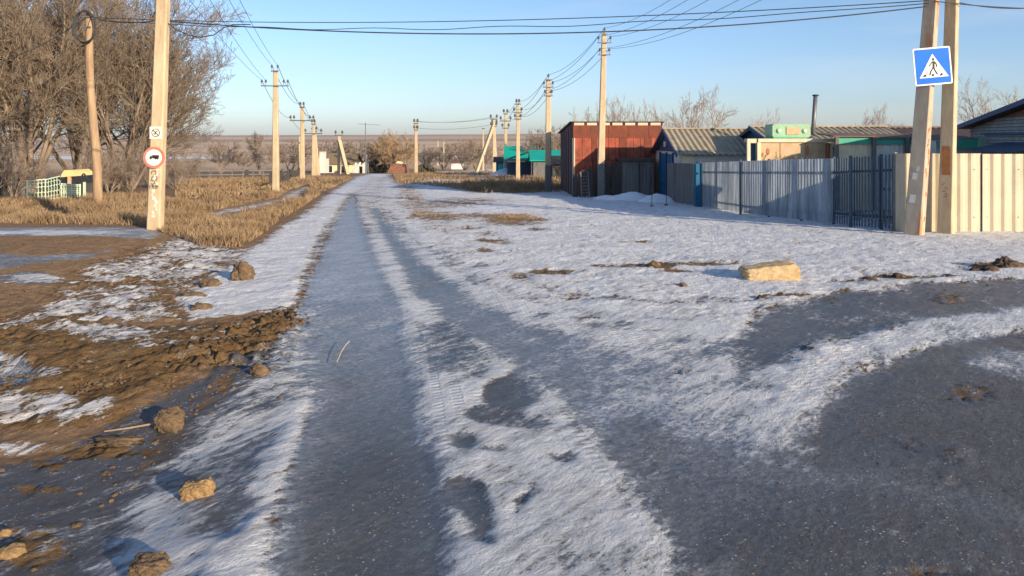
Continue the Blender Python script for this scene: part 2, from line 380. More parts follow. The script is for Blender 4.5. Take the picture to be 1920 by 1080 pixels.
# bank: snow and dirt mixed
pp([(330, 438), (440, 470), (425, 500), (330, 560), (350, 600), (130, 610), (60, 600), (120, 530), (160, 500), (290, 462)], .12, .15, s=.56, gr=.35, t=.7, ice=0)
pp([(330, 450), (430, 472), (420, 500), (380, 510), (300, 480)], .12, .15, k=.8, s=.72)
pp([(-300, 600), (60, 590), (160, 600), (330, 650), (420, 680), (300, 700), (100, 640), (-300, 640)], .12, .15, s=.58, gr=.3)
# brown frozen mud shelf
pp([(-500, 640), (60, 620), (200, 640), (330, 650), (440, 610), (560, 572), (575, 600), (545, 640), (480, 670), (400, 690), (300, 740), (240, 775), (120, 790), (-500, 800)], .10, .14, s=.20, gr=0, ice=0, t=.4)
pp([(360, 610), (430, 600), (420, 640), (300, 660), (150, 640), (180, 615)], .12, .15, k=.7, s=.60, gr=.1)
pp([(-300, 668), (10, 662), (55, 675), (70, 700), (40, 715), (-300, 722)], .04, .06, s=.62, ice=1)  # ice colour paints in the dark blue shadow of the pit
pp([(60, 680), (120, 690), (105, 708), (60, 712)], .04, .06, s=.72)
blob(30, 770, 190, 26, .08, .2, s=.62, gr=0); blob(20, 842, 70, 13, .06, .12, s=.66)
# ditch ice, bottom left
pp([(-900, 868), (60, 862), (190, 812), (250, 775), (400, 690), (470, 665), (400, 740), (300, 830), (220, 920), (190, 990), (230, 1100), (-900, 2200)], .08, .14, s=.02, ice=1, gr=0, f=.0)
blob(185, 850, 80, 16, .04, .10, ice=0, s=.1, t=.6); blob(90, 875, 30, 12, .04, .08, k=.8, ice=0, s=.2); blob(70, 920, 60, 12, .04, .1, k=.7, ice=0, s=.15); blob(60, 1030, 60, 40, .04, .1, k=.6, ice=0, s=.3)
# streaky snow between ditch and track
pp([(545, 625), (600, 650), (585, 760), (470, 900), (360, 1080), (330, 2000), (150, 1500), (200, 1040), (250, 930), (330, 840), (430, 730), (500, 660)], .08, .10, s=.55, gr=.10, ice=.9)
pp([(590, 700), (600, 760), (560, 880), (530, 1080), (400, 2200), (280, 2200), (360, 1060), (470, 900), (520, 780)], .06, .06, s=.98, ice=.5)
blob(330, 960, 80, 40, .04, .08, k=.8, s=.80); blob(300, 1030, 60, 30, .04, .05, k=.8, s=.85)
pp([(440, 930), (480, 940), (430, 1010), (380, 1000)], .04, .06, s=.2, ice=.9, gr=0)
# main wheel track of ice
pp([(662, 362), (640, 400), (602, 470), (575, 540), (556, 580), (560, 640), (600, 660), (596, 740), (575, 830), (548, 900), (520, 1080), (400, 2400), (1060, 2400), (820, 1080), (810, 900), (790, 820), (770, 720), (752, 600), (730, 540), (700, 470), (676, 400)], .07, .05, s=-.12, ice=1, f=.85, gr=0)
for y0_, f_ in ((560, .60), (640, .42), (700, .26), (760, .14), (830, .05)):
    pp([(565 if y0_ < 650 else 600, y0_), (752, y0_), (775, max(740, y0_+5)), (805, max(860, y0_+10)), (840, 1100), (1040, 2400), (420, 2400), (530, 1080), (555, 900), (596, max(y0_+4, 740))], .20, .12, f=f_)
pp([(606, 700), (752, 690), (775, 740), (800, 860), (830, 1100), (1020, 2400), (430, 2400), (545, 1080), (590, 800)], .10, .08, s=-.32)
pp([(590, 700), (620, 690), (610, 800), (560, 900), (540, 1080), (400, 2300), (330, 2300), (500, 1080), (545, 900), (570, 820)], .06, .05, k=.6, f=.40, s=.34)
pp([(745, 620), (770, 620), (800, 760), (812, 850), (780, 820), (765, 720)], .05, .05, k=.8, s=.50, f=.5)
blob(640, 760, 35, 70, .1, .1, k=.4, gr=.3, ice=.7, f=.05); blob(620, 950, 30, 40, .1, .1, k=.4, ice=.7)
# second track swinging right
pp([(690, 392), (712, 392), (742, 440), (800, 505), (880, 560), (980, 620), (1120, 640), (1250, 700), (1400, 800), (1500, 800), (1600, 1080), (1800, 2300), (1200, 2300), (1290, 1020), (1200, 920), (1120, 830), (1040, 740), (960, 680), (880, 620), (790, 560), (750, 520), (722, 460)], .10, .06, s=-.05, ice=1, gr=0, f=.34)
pp([(860, 560), (980, 620), (1120, 640), (1250, 700), (1400, 800), (1250, 800), (1100, 740), (960, 640)], .35, .2, k=.8, s=.42, f=.5)
pp([(1130, 640), (1350, 640), (1420, 720), (1480, 800), (1380, 880), (1200, 780)], .3, .25, k=.8, s=.56, f=.45)
pp([(680, 365), (700, 372), (690, 400), (720, 450), (765, 525), (750, 530), (705, 460), (676, 405)], .04, .04, s=.72, f=.4)
for a in ([(730, 395), (760, 430), (850, 500), (900, 530), (890, 536), (835, 505), (745, 432), (722, 398)],):
    pp(a, .04, .05, k=.7, s=.40, f=.3, ice=.8)
for a in ([(650, 372), (640, 400), (602, 450), (590, 490), (584, 488), (596, 448), (634, 398)], [(610, 420), (596, 470), (560, 560), (552, 560), (588, 468)]):
    pp(a, .03, .03, k=.7, s=.35, ice=.8)
# far part of the road: two thin grey ruts in the snow
pp([(668, 366), (676, 366), (703, 330), (699, 330)], .12, .03, k=.8, s=.45, f=.5, ice=1); pp([(690, 392), (706, 392), (718, 332), (713, 332)], .12, .03, k=.8, s=.35, f=.35, ice=1)
# ridge between the tracks
pp([(778, 605), (850, 610), (900, 650), (930, 690), (900, 710), (790, 705)], .06, .15, s=.45, ice=.8, gr=.2)
blob(955, 738, 52, 30, .03, .10, s=-.15, ice=1, gr=0); blob(925, 780, 56, 18, .03, .10, s=.10, ice=1, gr=0); blob(972, 705, 20, 16, .03, .05, s=-.1, ice=1, gr=0)
blob(990, 795, 50, 9, .03, .08, s=.22, ice=1, gr=0); blob(870, 830, 28, 14, .03, .05, s=-.1, ice=1); blob(935, 845, 40, 8, .03, .06, s=.3, ice=1); blob(1055, 858, 36, 13, .03, .06, s=.12, ice=1)
pp([(835, 900), (880, 885), (920, 910), (935, 960), (925, 1025), (885, 1020), (860, 960), (820, 940)], .03, .09, s=-.2, ice=1, gr=0)
pp([(1000, 905), (1012, 910), (975, 965), (958, 970), (965, 940)], .02, .03, s=-.2, ice=1)
blob(1090, 1050, 60, 40, .1, .2, k=.7, s=.45, ice=.9); blob(1000, 990, 60, 40, .1, .15, k=.5, s=.9)
pp([(960, 690), (1000, 700), (1060, 770), (1200, 930), (1290, 1030), (1240, 1080), (1150, 960), (1020, 800)], .05, .08, k=.7, s=.72)
# right: dark ice sheet
pp([(1200, 800), (1330, 860), (1420, 850), (1480, 800), (1600, 700), (1760, 640), (1930, 625), (4200, 700), (4200, 2300), (1300, 2300), (1290, 1020), (1150, 880)], .12, .25, s=-.16, ice=1, gr=0, f=.05)
pp([(1360, 690), (1370, 600), (1440, 570), (1560, 548), (1700, 535), (1930, 525), (4200, 540), (4200, 600), (1930, 590), (1700, 605), (1600, 630), (1480, 690), (1400, 705)], .10, .25, s=.10, ice=1, gr=.05, f=.10)
pp([(1390, 780), (1480, 700), (1640, 630), (1760, 600), (1930, 575), (2600, 560), (2600, 610), (1930, 612), (1760, 640), (1600, 700), (1510, 780), (1480, 830), (1400, 850)], .10, .18, s=.80, ice=.8, f=.5)
pp([(1240, 700), (1420, 705), (1400, 780), (1300, 800)], .2, .2, k=.7, s=.60)
blob(1880, 680, 50, 22, .12, .2, k=.7, s=.58, ice=.8, f=.4)
pp([(1500, 880), (1700, 900), (1900, 960), (1920, 975), (1700, 930), (1500, 900)], .15, .15, k=.4, f=.45)
pp([(1200, 820), (1450, 860), (1500, 900), (1300, 960), (1180, 880)], .25, .25, k=.5, f=.5, s=.25)
for cx, cy, rx, ry in ((1820, 735, 40, 18), (1775, 750, 20, 8), (1710, 835, 16, 14), (1790, 855, 26, 14), (1770, 900, 22, 8), (1730, 1070, 60, 14), (1560, 562, 30, 5), (1780, 560, 46, 12)):
    blob(cx, cy, rx, ry, .05, .06, k=.7, ice=.3, gr=.2, s=.0, t=.35)
# tyre-thinned bands and scuffs on the right-hand snow
for q_ in ([(830, 470), (900, 520), (1000, 560), (1130, 590), (1300, 600), (1300, 606), (1120, 598), (980, 568), (880, 528), (815, 474)], [(960, 520), (1060, 548), (1250, 566), (1450, 560), (1450, 566), (1250, 574), (1050, 556), (950, 528)], [(1100, 640), (1250, 655), (1420, 650), (1420, 660), (1250, 668), (1090, 652)]):
    pp(q_, .06, .08, k=.8, s=.56, ice=.7, gr=.1)
for cx, cy, rx, ry in ((1150, 610, 60, 7), (1270, 640, 60, 7), (1200, 690, 50, 8), (1330, 660, 50, 6), (1120, 560, 50, 4), (1380, 590, 60, 5), (1330, 560, 40, 3), (900, 500, 26, 4), (1010, 590, 30, 5), (1430, 730, 40, 9), (1300, 745, 50, 9)):
    blob(cx, cy, rx, ry, .08, .14, s=.46, ice=.9, gr=0)
# streaks of bare ground on the snow to the right
for cx, cy, rx, ry, s_ in ((1240, 500, 26, 5, .3), (1330, 497, 60, 4, .42), (1270, 510, 28, 3, .35), (1035, 512, 40, 5, .30), (980, 520, 20, 4, .4), (1060, 560, 40, 5, .45), (1170, 500, 60, 4, .5), (1480, 556, 70, 4, .3), (1700, 520, 90, 3, .2), (1600, 528, 50, 3, .5), (1860, 500, 70, 5, .25), (1010, 432, 25, 3, .45), (915, 452, 22, 3, .4), (905, 472, 20, 2, .4), (1200, 455, 30, 2, .5), (1290, 700, 40, 6, .45), (1200, 620, 50, 5, .5), (1100, 600, 40, 4, .5)):
    blob(cx, cy, rx, ry, .06, .10, s=s_, gr=.2, ice=.3)
# grassy islands on the right shoulder
pp([(736, 328), (860, 322), (1060, 322), (1500, 340), (1500, 352), (1060, 348), (1000, 362), (900, 362), (830, 350), (745, 345)], .2, .3, s=.08, gr=1, t=.55)
pp([(745, 352), (800, 336), (860, 332), (1040, 326), (1040, 332), (900, 336), (830, 346)], .15, .1, s=.75)
pp([(800, 322), (930, 316), (1010, 322), (930, 330), (850, 330)], .3, .2, s=.85)
pp([(765, 385), (820, 372), (900, 372), (960, 378), (900, 386), (800, 394)], .2, .2, k=.8, s=.42, gr=1)
pp([(790, 398), (860, 402), (980, 402), (1030, 414), (1000, 424), (930, 424), (880, 410), (830, 416), (800, 410)], .15, .15, s=.30, gr=.9, t=.45)
pp([(745, 345), (775, 350), (800, 400), (850, 440), (835, 442), (770, 400), (752, 372)], .15, .2, k=.8, s=.40, gr=.9, t=.45)
for cx, cy in ((905, 440), (880, 430), (935, 455)): blob(cx, cy, 20, 4, .08, .1, k=.8, s=.3, gr=.8)
# yards behind the fences
pp([(8.9, 17.0), (60, 17.0), (60, 60), (7, 60), (6.8, 27)], .3, .3, world=True, s=.55, gr=.6)

# relief
n1 = fbm(X*4.3, Y*4.3, 4)-.5; n2 = fbm(X*13, Y*13, 3)-.5; n3 = fbm(X*1.2+5, Y*1.2, 3)-.5
n4 = fbm(X*31, Y*31, 2)-.5; near = 1-sst(25, 70, Y)
Sc = np.clip(S+n1*.9, 0, 1); mudm = (1-ICE)*(1-GR)*(1-Sc)
clod = np.maximum(fbm(X*5.1+40, Y*5.1, 2)-.52, 0)*1.0
Z = Zb+near*(Sc*.028*(1-.3*ICE)+n1*.020*(1-ICE)*(.6+.4*Sc)+n2*.014*(1-.7*ICE)+n4*.012*(1-.75*ICE)+n3*.05*(1-ICE)+clod*.10*mudm*sst(-1.2, -2, X)+n2*.05*mudm+n4*.035*mudm)
def full(pts, a, b):
    r = np.zeros(X.shape); sl_, m = pmask(pts, a, b); r[sl_] = m; return r
tr = full([(560, 600), (750, 600), (800, 860), (850, 1100), (1060, 2400), (400, 2400), (520, 1080), (590, 760)], .15, .05); Z -= tr*.03
bank = full([(330, 438), (440, 470), (425, 500), (350, 600), (160, 640), (-300, 660), (-300, 600), (60, 590), (120, 530), (220, 470)], .3, .15); Z += bank*((fbm(X*3.2+4, Y*5.5, 3)-.5)*.10+n2*.03)
pit = full([(-200, 672), (20, 668), (62, 684), (50, 712), (-200, 722)], .06, .05); Z -= pit*.10
chunks = full([(330, 640), (440, 610), (560, 575), (575, 600), (520, 690), (400, 700), (330, 700)], .15, .15)
cv = fbm(X*6.3+3, Y*6.3+8, 2); Z += chunks*(.035*sst(.49, .53, cv)+n2*.05+n4*.04-.01)
me = bpy.data.meshes.new('ground'); nv = NX*NY; nf = (NX-1)*(NY-1)
me.vertices.add(nv); me.vertices.foreach_set('co', np.stack([X, Y, Z], -1).astype(np.float32).ravel())
ii = (np.arange(NY-1)[:, None]*NX+np.arange(NX-1)[None, :]).ravel()
me.loops.add(nf*4); me.loops.foreach_set('vertex_index', np.stack([ii, ii+1, ii+NX+1, ii+NX], -1).astype(np.int32).ravel())
me.polygons.add(nf); me.polygons.foreach_set('loop_start', np.arange(0, nf*4, 4, dtype=np.int32)); me.polygons.foreach_set('loop_total', np.full(nf, 4, np.int32))
me.polygons.foreach_set('use_smooth', np.ones(nf, bool)); me.update()
def attr(name, a, b, c):
    at = me.attributes.new(name, 'FLOAT_COLOR', 'POINT'); at.data.foreach_set('color', np.stack([a, b, c, np.ones_like(a)], -1).astype(np.float32).ravel())
TRD = np.zeros(X.shape)
for q_, k_ in (([(775, 640), (850, 690), (900, 760), (850, 860), (812, 840), (790, 740)], 1.), ([(1020, 760), (1060, 770), (1330, 1060), (1280, 1100), (1180, 960), (1080, 850)], .9), ([(575, 760), (600, 700), (592, 800), (560, 900), (520, 1080), (470, 1080), (520, 900)], .7),
    ([(880, 520), (960, 560), (1120, 600), (1300, 640), (1300, 670), (1100, 640), (940, 600), (850, 540)], .7), ([(1400, 700), (1700, 610), (1900, 590), (1900, 620), (1700, 650), (1500, 780)], .5), ([(720, 420), (735, 420), (820, 520), (790, 520)], .8), ([(640, 700), (690, 700), (690, 1080), (600, 1080)], .25)):
    sl_, m_ = pmask(q_, .12, .06); TRD[sl_] = np.maximum(TRD[sl_], m_*k_)
attr('tread', TRD, TRD, TRD)
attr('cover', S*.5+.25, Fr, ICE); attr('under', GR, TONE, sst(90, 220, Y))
g = bpy.data.objects.new('ground', me); COL.objects.link(g); struct(g)
def ground_mat():
    m, n, l, b = new_mat('winter_ground')
    geo = n.new('ShaderNodeNewGeometry'); pos = geo.outputs['Position']
    def mapped(sx, sy, rz=0):
        q = n.new('ShaderNodeMapping'); q.inputs['Scale'].default_value = (sx, sy, 1); q.inputs['Rotation'].default_value = (0, 0, rz); l.new(pos, q.inputs[0]); return q.outputs[0]
    v2 = mapped(1, 1)
    def aniso(ang, long_, short):
        q = n.new('ShaderNodeMapping'); q.vector_type = 'TEXTURE'; q.inputs['Rotation'].default_value = (0, 0, R(ang)); q.inputs['Scale'].default_value = (long_, short, 1); l.new(pos, q.inputs[0]); return q.outputs[0]
    v1 = aniso(58, 1.6, .8); vE = aniso(40, 1.5, .9)
    a1 = n.new('ShaderNodeAttribute'); a1.attribute_name = 'cover'; s1 = n.new('ShaderNodeSeparateColor'); l.new(a1.outputs['Color'], s1.inputs[0])
    a2 = n.new('ShaderNodeAttribute'); a2.attribute_name = 'under'; s2 = n.new('ShaderNodeSeparateColor'); l.new(a2.outputs['Color'], s2.inputs[0])
    Sv = mth(n, l, 'MULTIPLY', mth(n, l, 'SUBTRACT', s1.outputs[0], .25), 2); Fv = s1.outputs[1]; Iv = s1.outputs[2]; Gv = s2.outputs[0]; Tv = s2.outputs[1]; Iraw = Iv
    nA = noise(n, l, v1, 2.6, 9, .68); nB = noise(n, l, v1, 11, 7, .7); nC = noise(n, l, v2, 75, 4, .75); nE = noise(n, l, vE, 30, 5, .7); nD = noise(n, l, v2, .8, 4, .6)
    q = mth(n, l, 'ADD', Sv, mth(n, l, 'MULTIPLY', mth(n, l, 'SUBTRACT', nA, .5), 1.5))
    q = mth(n, l, 'ADD', q, mth(n, l, 'MULTIPLY', mth(n, l, 'SUBTRACT', nB, .5), 1.4))
    v3 = aniso(52, .40, .05)
    nS = noise(n, l, v3, 1.0, 5, .6)
    q = mth(n, l, 'ADD', q, mth(n, l, 'MULTIPLY', mth(n, l, 'SUBTRACT', nS, .5), .8))
    q = mth(n, l, 'ADD', q, mth(n, l, 'MULTIPLY', mth(n, l, 'SUBTRACT', nC, .5), .45))
    q = mth(n, l, 'ADD', q, mth(n, l, 'MULTIPLY', mth(n, l, 'SUBTRACT', nE, .5), .8))
    q = mth(n, l, 'ADD', q, mth(n, l, 'MULTIPLY', mth(n, l, 'SUBTRACT', nD, .5), .7))
    # tyre tread: cross bars and lengthwise grooves pressed into the packed snow
    a3 = n.new('ShaderNodeAttribute'); a3.attribute_name = 'tread'
    def wave(sc, rz, dist):
        wv = n.new('ShaderNodeTexWave'); wv.bands_direction = 'Y'; wv.inputs['Scale'].default_value = sc; wv.inputs['Distortion'].default_value = dist; wv.inputs['Detail'].default_value = 2; wv.inputs['Detail Scale'].default_value = .6
        mp_ = n.new('ShaderNodeMapping'); mp_.vector_type = 'TEXTURE'; mp_.inputs['Rotation'].default_value = (0, 0, R(rz)); l.new(pos, mp_.inputs[0]); l.new(mp_.outputs[0], wv.inputs['Vector']); return wv.outputs['Fac']
    bars = mth(n, l, 'MULTIPLY', wave(5.2, 22, 1.4), mapr(n, l, wave(2.4, 98, 1.0), .3, .6))
    tread = mth(n, l, 'MULTIPLY', mth(n, l, 'MULTIPLY', bars, a3.outputs['Fac']), mapr(n, l, nB, .35, .6))
    q = mth(n, l, 'SUBTRACT', q, mth(n, l, 'MULTIPLY', tread, .30))
    snow = mapr(n, l, q, .44, .56, 0, 1, True)
    thin = mapr(n, l, mth(n, l, 'ADD', q, mth(n, l, 'MULTIPLY', mth(n, l, 'SUBTRACT', nS, .5), 1.2)), .50, 1.0, .52, 1.0)
    snow_a = mth(n, l, 'MULTIPLY', snow, thin)
    jit = mth(n, l, 'ADD', mth(n, l, 'MULTIPLY', mth(n, l, 'SUBTRACT', nB, .5), 1.3), mth(n, l, 'MULTIPLY', mth(n, l, 'SUBTRACT', nE, .5), 1.3))
    Iv = mapr(n, l, mth(n, l, 'ADD', Iv, jit), .38, .62, 0, 1, True)
    Gv = mapr(n, l, mth(n, l, 'ADD', Gv, jit), .35, .65, 0, 1, True)
    # dark ice over asphalt: frost bloom and trapped grit
    ice = mix(n, l, mapr(n, l, nD, .35, .65), (.040, .038, .040), (.075, .070, .070))
    ice = mix(n, l, mapr(n, l, nA, .42, .68, 0, .8), ice, (.088, .068, .054))
    ice = mix(n, l, mapr(n, l, nS, .50, .78, 0, .55), ice, (.13, .13, .135))
    ice = mix(n, l, mapr(n, l, nE, .48, .72, 0, .45), ice, (.14, .135, .132))
    ice = mix(n, l, mapr(n, l, nB, .42, .28, 0, .7), ice, (.022, .022, .026))
    ice = mix(n, l, mapr(n, l, nC, .52, .75, 0, .5), ice, (.17, .165, .16))
    fr = mth(n, l, 'MULTIPLY', Fv, mapr(n, l, nA, .30, .70, .35, 1.4), True)
    fr = mth(n, l, 'ADD', fr, mapr(n, l, q, .22, .46, 0, .34), True)
    fr = mth(n, l, 'MULTIPLY', fr, mapr(n, l, nE, .35, .65, .35, 1.6), True)
    ice = mix(n, l, fr, ice, (.46, .50, .56))
    vo = n.new('ShaderNodeTexVoronoi'); vo.inputs['Scale'].default_value = 42; l.new(v2, vo.inputs['Vector'])
    spk = mth(n, l, 'MULTIPLY', mapr(n, l, vo.outputs['Distance'], .12, .26, 1, 0), mapr(n, l, nB, .48, .60, 0, .9))
    ice = mix(n, l, spk, ice, (.55, .54, .52))
    mud = mix(n, l, mapr(n, l, nB, .35, .68), (.15, .085, .037), (.30, .185, .085))
    mud = mix(n, l, mapr(n, l, nA, .45, .7, 0, .7), mud, (.32, .215, .115))
    mud = mix(n, l, mapr(n, l, nE, .50, .30, 0, .8), mud, (.085, .052, .03))
    gs = mix(n, l, Tv, (.20, .12, .075), (.46, .30, .17))
    gs = mix(n, l, mapr(n, l, nE, .42, .66, 0, .7), gs, (.17, .11, .065))
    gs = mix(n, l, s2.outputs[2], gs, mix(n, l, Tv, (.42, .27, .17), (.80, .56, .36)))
    und = mix(n, l, Gv, mud, gs)
    und = mix(n, l, Iv, und, ice)
    sn = mix(n, l, mapr(n, l, nE, .35, .7), (.88, .885, .90), (.72, .735, .77))
    sn = mix(n, l, mapr(n, l, nD, .5, .75, 0, .28), sn, (.60, .54, .48))
    col = mix(n, l, snow_a, und, sn); l.new(col, b.inputs['Base Color'])
    ri = mapr(n, l, nA, .35, .65, .26, .55)
    ri = mth(n, l, 'ADD', ri, mth(n, l, 'MULTIPLY', fr, .2))
    um = n.new('ShaderNodeMix'); l.new(Iv, um.inputs[0]); um.inputs[2].default_value = .92; l.new(ri, um.inputs[3])
    rm = n.new('ShaderNodeMix'); l.new(snow, rm.inputs[0]); l.new(um.outputs[0], rm.inputs[2]); rm.inputs[3].default_value = .62
    l.new(rm.outputs[0], b.inputs['Roughness'])
    spc = mth(n, l, 'MULTIPLY', Iv, mth(n, l, 'SUBTRACT', 1.0, snow)); l.new(mapr(n, l, spc, 0, 1, .12, .30), b.inputs['Specular IOR Level'])
    hgt = mth(n, l, 'ADD', mth(n, l, 'MULTIPLY', snow, .55), mth(n, l, 'ADD', mth(n, l, 'MULTIPLY', nB, .9), mth(n, l, 'ADD', mth(n, l, 'MULTIPLY', nC, .30), mth(n, l, 'MULTIPLY', nE, .5))))
    hgt = mth(n, l, 'SUBTRACT', hgt, mth(n, l, 'MULTIPLY', tread, .45))
    rough_area = mapr(n, l, spc, 0, 1, 1.0, .30)
    bp = n.new('ShaderNodeBump'); bp.inputs['Distance'].default_value = .055; l.new(rough_area, bp.inputs['Strength'])
    l.new(hgt, bp.inputs['Height']); l.new(bp.outputs[0], b.inputs['Normal'])
    return m
me.materials.append(ground_mat())
print('ground', nv)

# ------------------------------------------------------------------ utility poles
def shaft(mb, x, y, z0, z1, w0, w1, lean=(0, 0), dpt=.8, tap=.22, turn=0.):
    """tapered concrete pole with chamfered corners, broad face towards the street"""
    rings = []
    for t in (0, .25, .5, .75, 1):
        wq = (w0*(1-t)+w1*t)/2; dq = wq*dpt; z = z0+(z1-z0)*t; cx = x+lean[0]*t; cy = y+lean[1]*t; c = wq*tap
        rings.append([(cx+a*math.cos(turn)-b*math.sin(turn), cy+a*math.sin(turn)+b*math.cos(turn), z) for a, b in ((-wq+c, -dq), (wq-c, -dq), (wq, -dq+c), (wq, dq-c), (wq-c, dq), (-wq+c, dq), (-wq, dq-c), (-wq, -dq+c))])
    o = len(mb.v)
    for r_ in rings: mb.v += r_
    for i in range(4):
        for k in range(8): mb.f.append((o+8*i+k, o+8*i+(k+1) % 8, o+8*i+8+(k+1) % 8, o+8*i+8+k))
    mb.f.append(tuple(o+k for k in range(8))[::-1]); mb.f.append(tuple(o+32+k for k in range(8)))
    return mb
def insulator(t, x, y, z, s=1.):
    MB().tube([(x, y, z), (x, y, z+.05*s), (x, y, z+.06*s), (x, y, z+.11*s), (x, y, z+.12*s), (x, y, z+.17*s), (x, y, z+.19*s)], [.014*s, .014*s, .055*s, .06*s, .04*s, .045*s, .015*s], 8).build('insulator', M['insulator'], t)
def line_pole(px, by, ty, label, arms, w=.24, strut=None, d=None, grp='concrete line poles', top=True, dark=0, dx=0):
    """arms: list of (drop from top, half width, insulator offsets)"""
    if d is None: x, y = P(px, by)
    else: y = d; x = XD(px, d)
    zg = gz(x, y); zt = CH-(ty-HY)/F*y
    t = thing('utility_pole', label, 'utility pole', (x, y, zg), grp)
    if dark:
        m_ = dark/(zt-zg)
        shaft(MB(), x, y, zg-.3, zg+dark, w*1.12, w*1.12-.1*w*m_, (0, 0)).build('painted_foot', M['tar'], t)  # shadow over the lower shaft, put into a darker colour
        shaft(MB(), x, y, zg+dark, zt, w*1.10-.1*w*m_, w*.72, (dx, 0)).build('shaft', M['concrete'], t)
    else: shaft(MB(), x, y, zg-.3, zt, w*1.12, w*.72, (dx, 0)).build('shaft', M['concrete'], t)
    s_ = max(1., y/34)
    tips = []
    for drop, hw, offs in arms:
        z = zt-drop; th = .035*s_
        MB().beam((x+dx-hw, y-.13, z), (x+dx+hw, y-.13, z), th*1.4).build('crossarm', M['steel'], t)
        for o_ in offs:
            MB().tube([(x+dx+o_, y-.13, z), (x+dx+o_, y-.13, z+.16)], .012*s_, 6).build('pin', M['steel'], t)
            insulator(t, x+dx+o_, y-.13, z+.10, s_*.95); tips.append(Vector((x+dx+o_, y-.13, z+.25)))
    if strut:
        sx_, sy_ = P(*strut) if strut[2:] == () else (XD(strut[0], strut[2]), strut[2])
        MB().beam((sx_, sy_, gz(sx_, sy_)-.1), (x+dx, y, zt-.7), w*.95).build('strut', M['concrete'], t)
    return t, tips, (x, y, zg, zt)
A1 = [(.04, .17, (-.13, .13)), (.70, .62, (-.58, -.40, .40, .58))]
poles = {}
poles['C'] = line_pole(517, 362, 132, 'concrete pole with wide four insulator crossarm nearest on the left grassy verge', A1, w=.27)
poles['D'] = line_pole(567, 338, 200, 'second concrete pole down the left roadside with a wide four insulator crossarm', [(.04, .2, (-.13, .13)), (1.1, .95, (-.9, -.62, .62, .9))], w=.34)
poles['E'] = line_pole(588, 331, 232, 'third concrete pole in the left row with a single drooping crossarm', [(.04, .2, (-.13, .13)), (1.0, .9, (-.8, .8))], w=.36)
poles['F'] = line_pole(597, 329, 246, 'leaning slim concrete pole close right of the third pole, beside a pale tower', [(.04, .3, (-.2, .2))], w=.38, dx=-.4)
poles['G'] = line_pole(636, 326, 253, 'far pole braced by a strut in front of the pale yellow cottage', [(.04, .5, (-.4, .4))], w=.42, strut=(652, 325, 88.), d=90)
poles['X'] = line_pole(561, 330, 256, 'thin short pole standing just left of the second left pole', [], w=.26, grp=None)
poles['I'] = line_pole(780, 325, 230, 'lone concrete pole right of the orange tree beyond the road crest', [(.1, .3, (-.2, .2)), (.9, .25, (-.2, .2))], w=.40, d=92)
poles['K'] = line_pole(926, 322, 222, 'far pole with a long strut left of the turquoise house', [(.1, .5, (-.4, .4)), (1.1, .4, (-.35, .35))], w=.36, strut=(892, 321, 98.), d=100)
poles['K2'] = line_pole(931, 321, 232, 'far thin pole right behind the strutted pole near the turquoise house', [(.1, .35, (-.3, .3))], w=.3, d=108, dx=-.3)
poles['K3'] = line_pole(906, 321, 240, 'short far pole seen past the strut left of the turquoise house', [(.1, .25, ())], w=.25, d=118)
poles['L'] = line_pole(948, 321, 212, 'concrete pole with a snow heap at its foot, left end of the turquoise roof', [(.1, .25, (-.2, .2)), (.9, .62, (-.55, .55)), (1.7, .4, (-.35, .35))], w=.38, d=84)
poles['M'] = line_pole(971, 339, 193, 'concrete pole standing in dry grass before the middle of the turquoise roof', [(.1, .25, (-.1, .1)), (.75, .34, (-.28, .28)), (1.25, .28, (-.22, .22))], w=.31)
poles['N'] = line_pole(1028, 360, 148, 'concrete pole with grey foot left of the red metal shed', [(.06, .2, (-.0,)), (.42, .27, (-.22, .22)), (.85, .22, (-.17, .17))], w=.29, dark=1.35)
poles['O'] = line_pole(1127, 371, 62, 'tall concrete pole with dark painted foot before the red metal shed', [(.06, .12, (-.0,)), (.42, .30, (-.25, .25)), (.93, .26, (-.2, .2))], w=.27, dark=1.45, dx=.13)
# far tiny poles in the fields
for px, d_, ty, lb in ((832, 150, 262, 'tiny far pole among grey bushes right of the lone pole'), (821, 260, 262, 'tiniest pole standing in the far fields'), (686, 96, 232, None)):
    if lb: line_pole(px, 0, ty, lb, [(.2, .3, ())], w=.3 if d_ < 200 else .4, d=d_, grp='far poles in the valley')
# aerial mast
x, y = XD(686, 96), 96; zg = gz(x, y); zt = CH+28/F*96
t = thing('antenna_mast', 'thin dark antenna mast rising behind the ruined white wall end', 'antenna', (x, y, zg))
MB().tube([(x, y, zg-.2), (x-.05, y, zt)], [.09, .06], 6).build('mast', M['steel'], t)
m_ = MB(); m_.beam((x-1.0, y, zt-.15), (x+1.8, y, zt-.3), .05)
for k in range(6): m_.beam((x-.8+k*.45, y-.5, zt-.17-.02*k), (x-.8+k*.45, y+.5, zt-.17-.02*k), .03)
m_.build('aerial', M['steel'], t)
for s_ in (-1, 1): MB().tube([(x, y, zg+2.6), (x+s_*2.0, y+.5, zg)], .018, 4).build('stay', M['cable'], t)

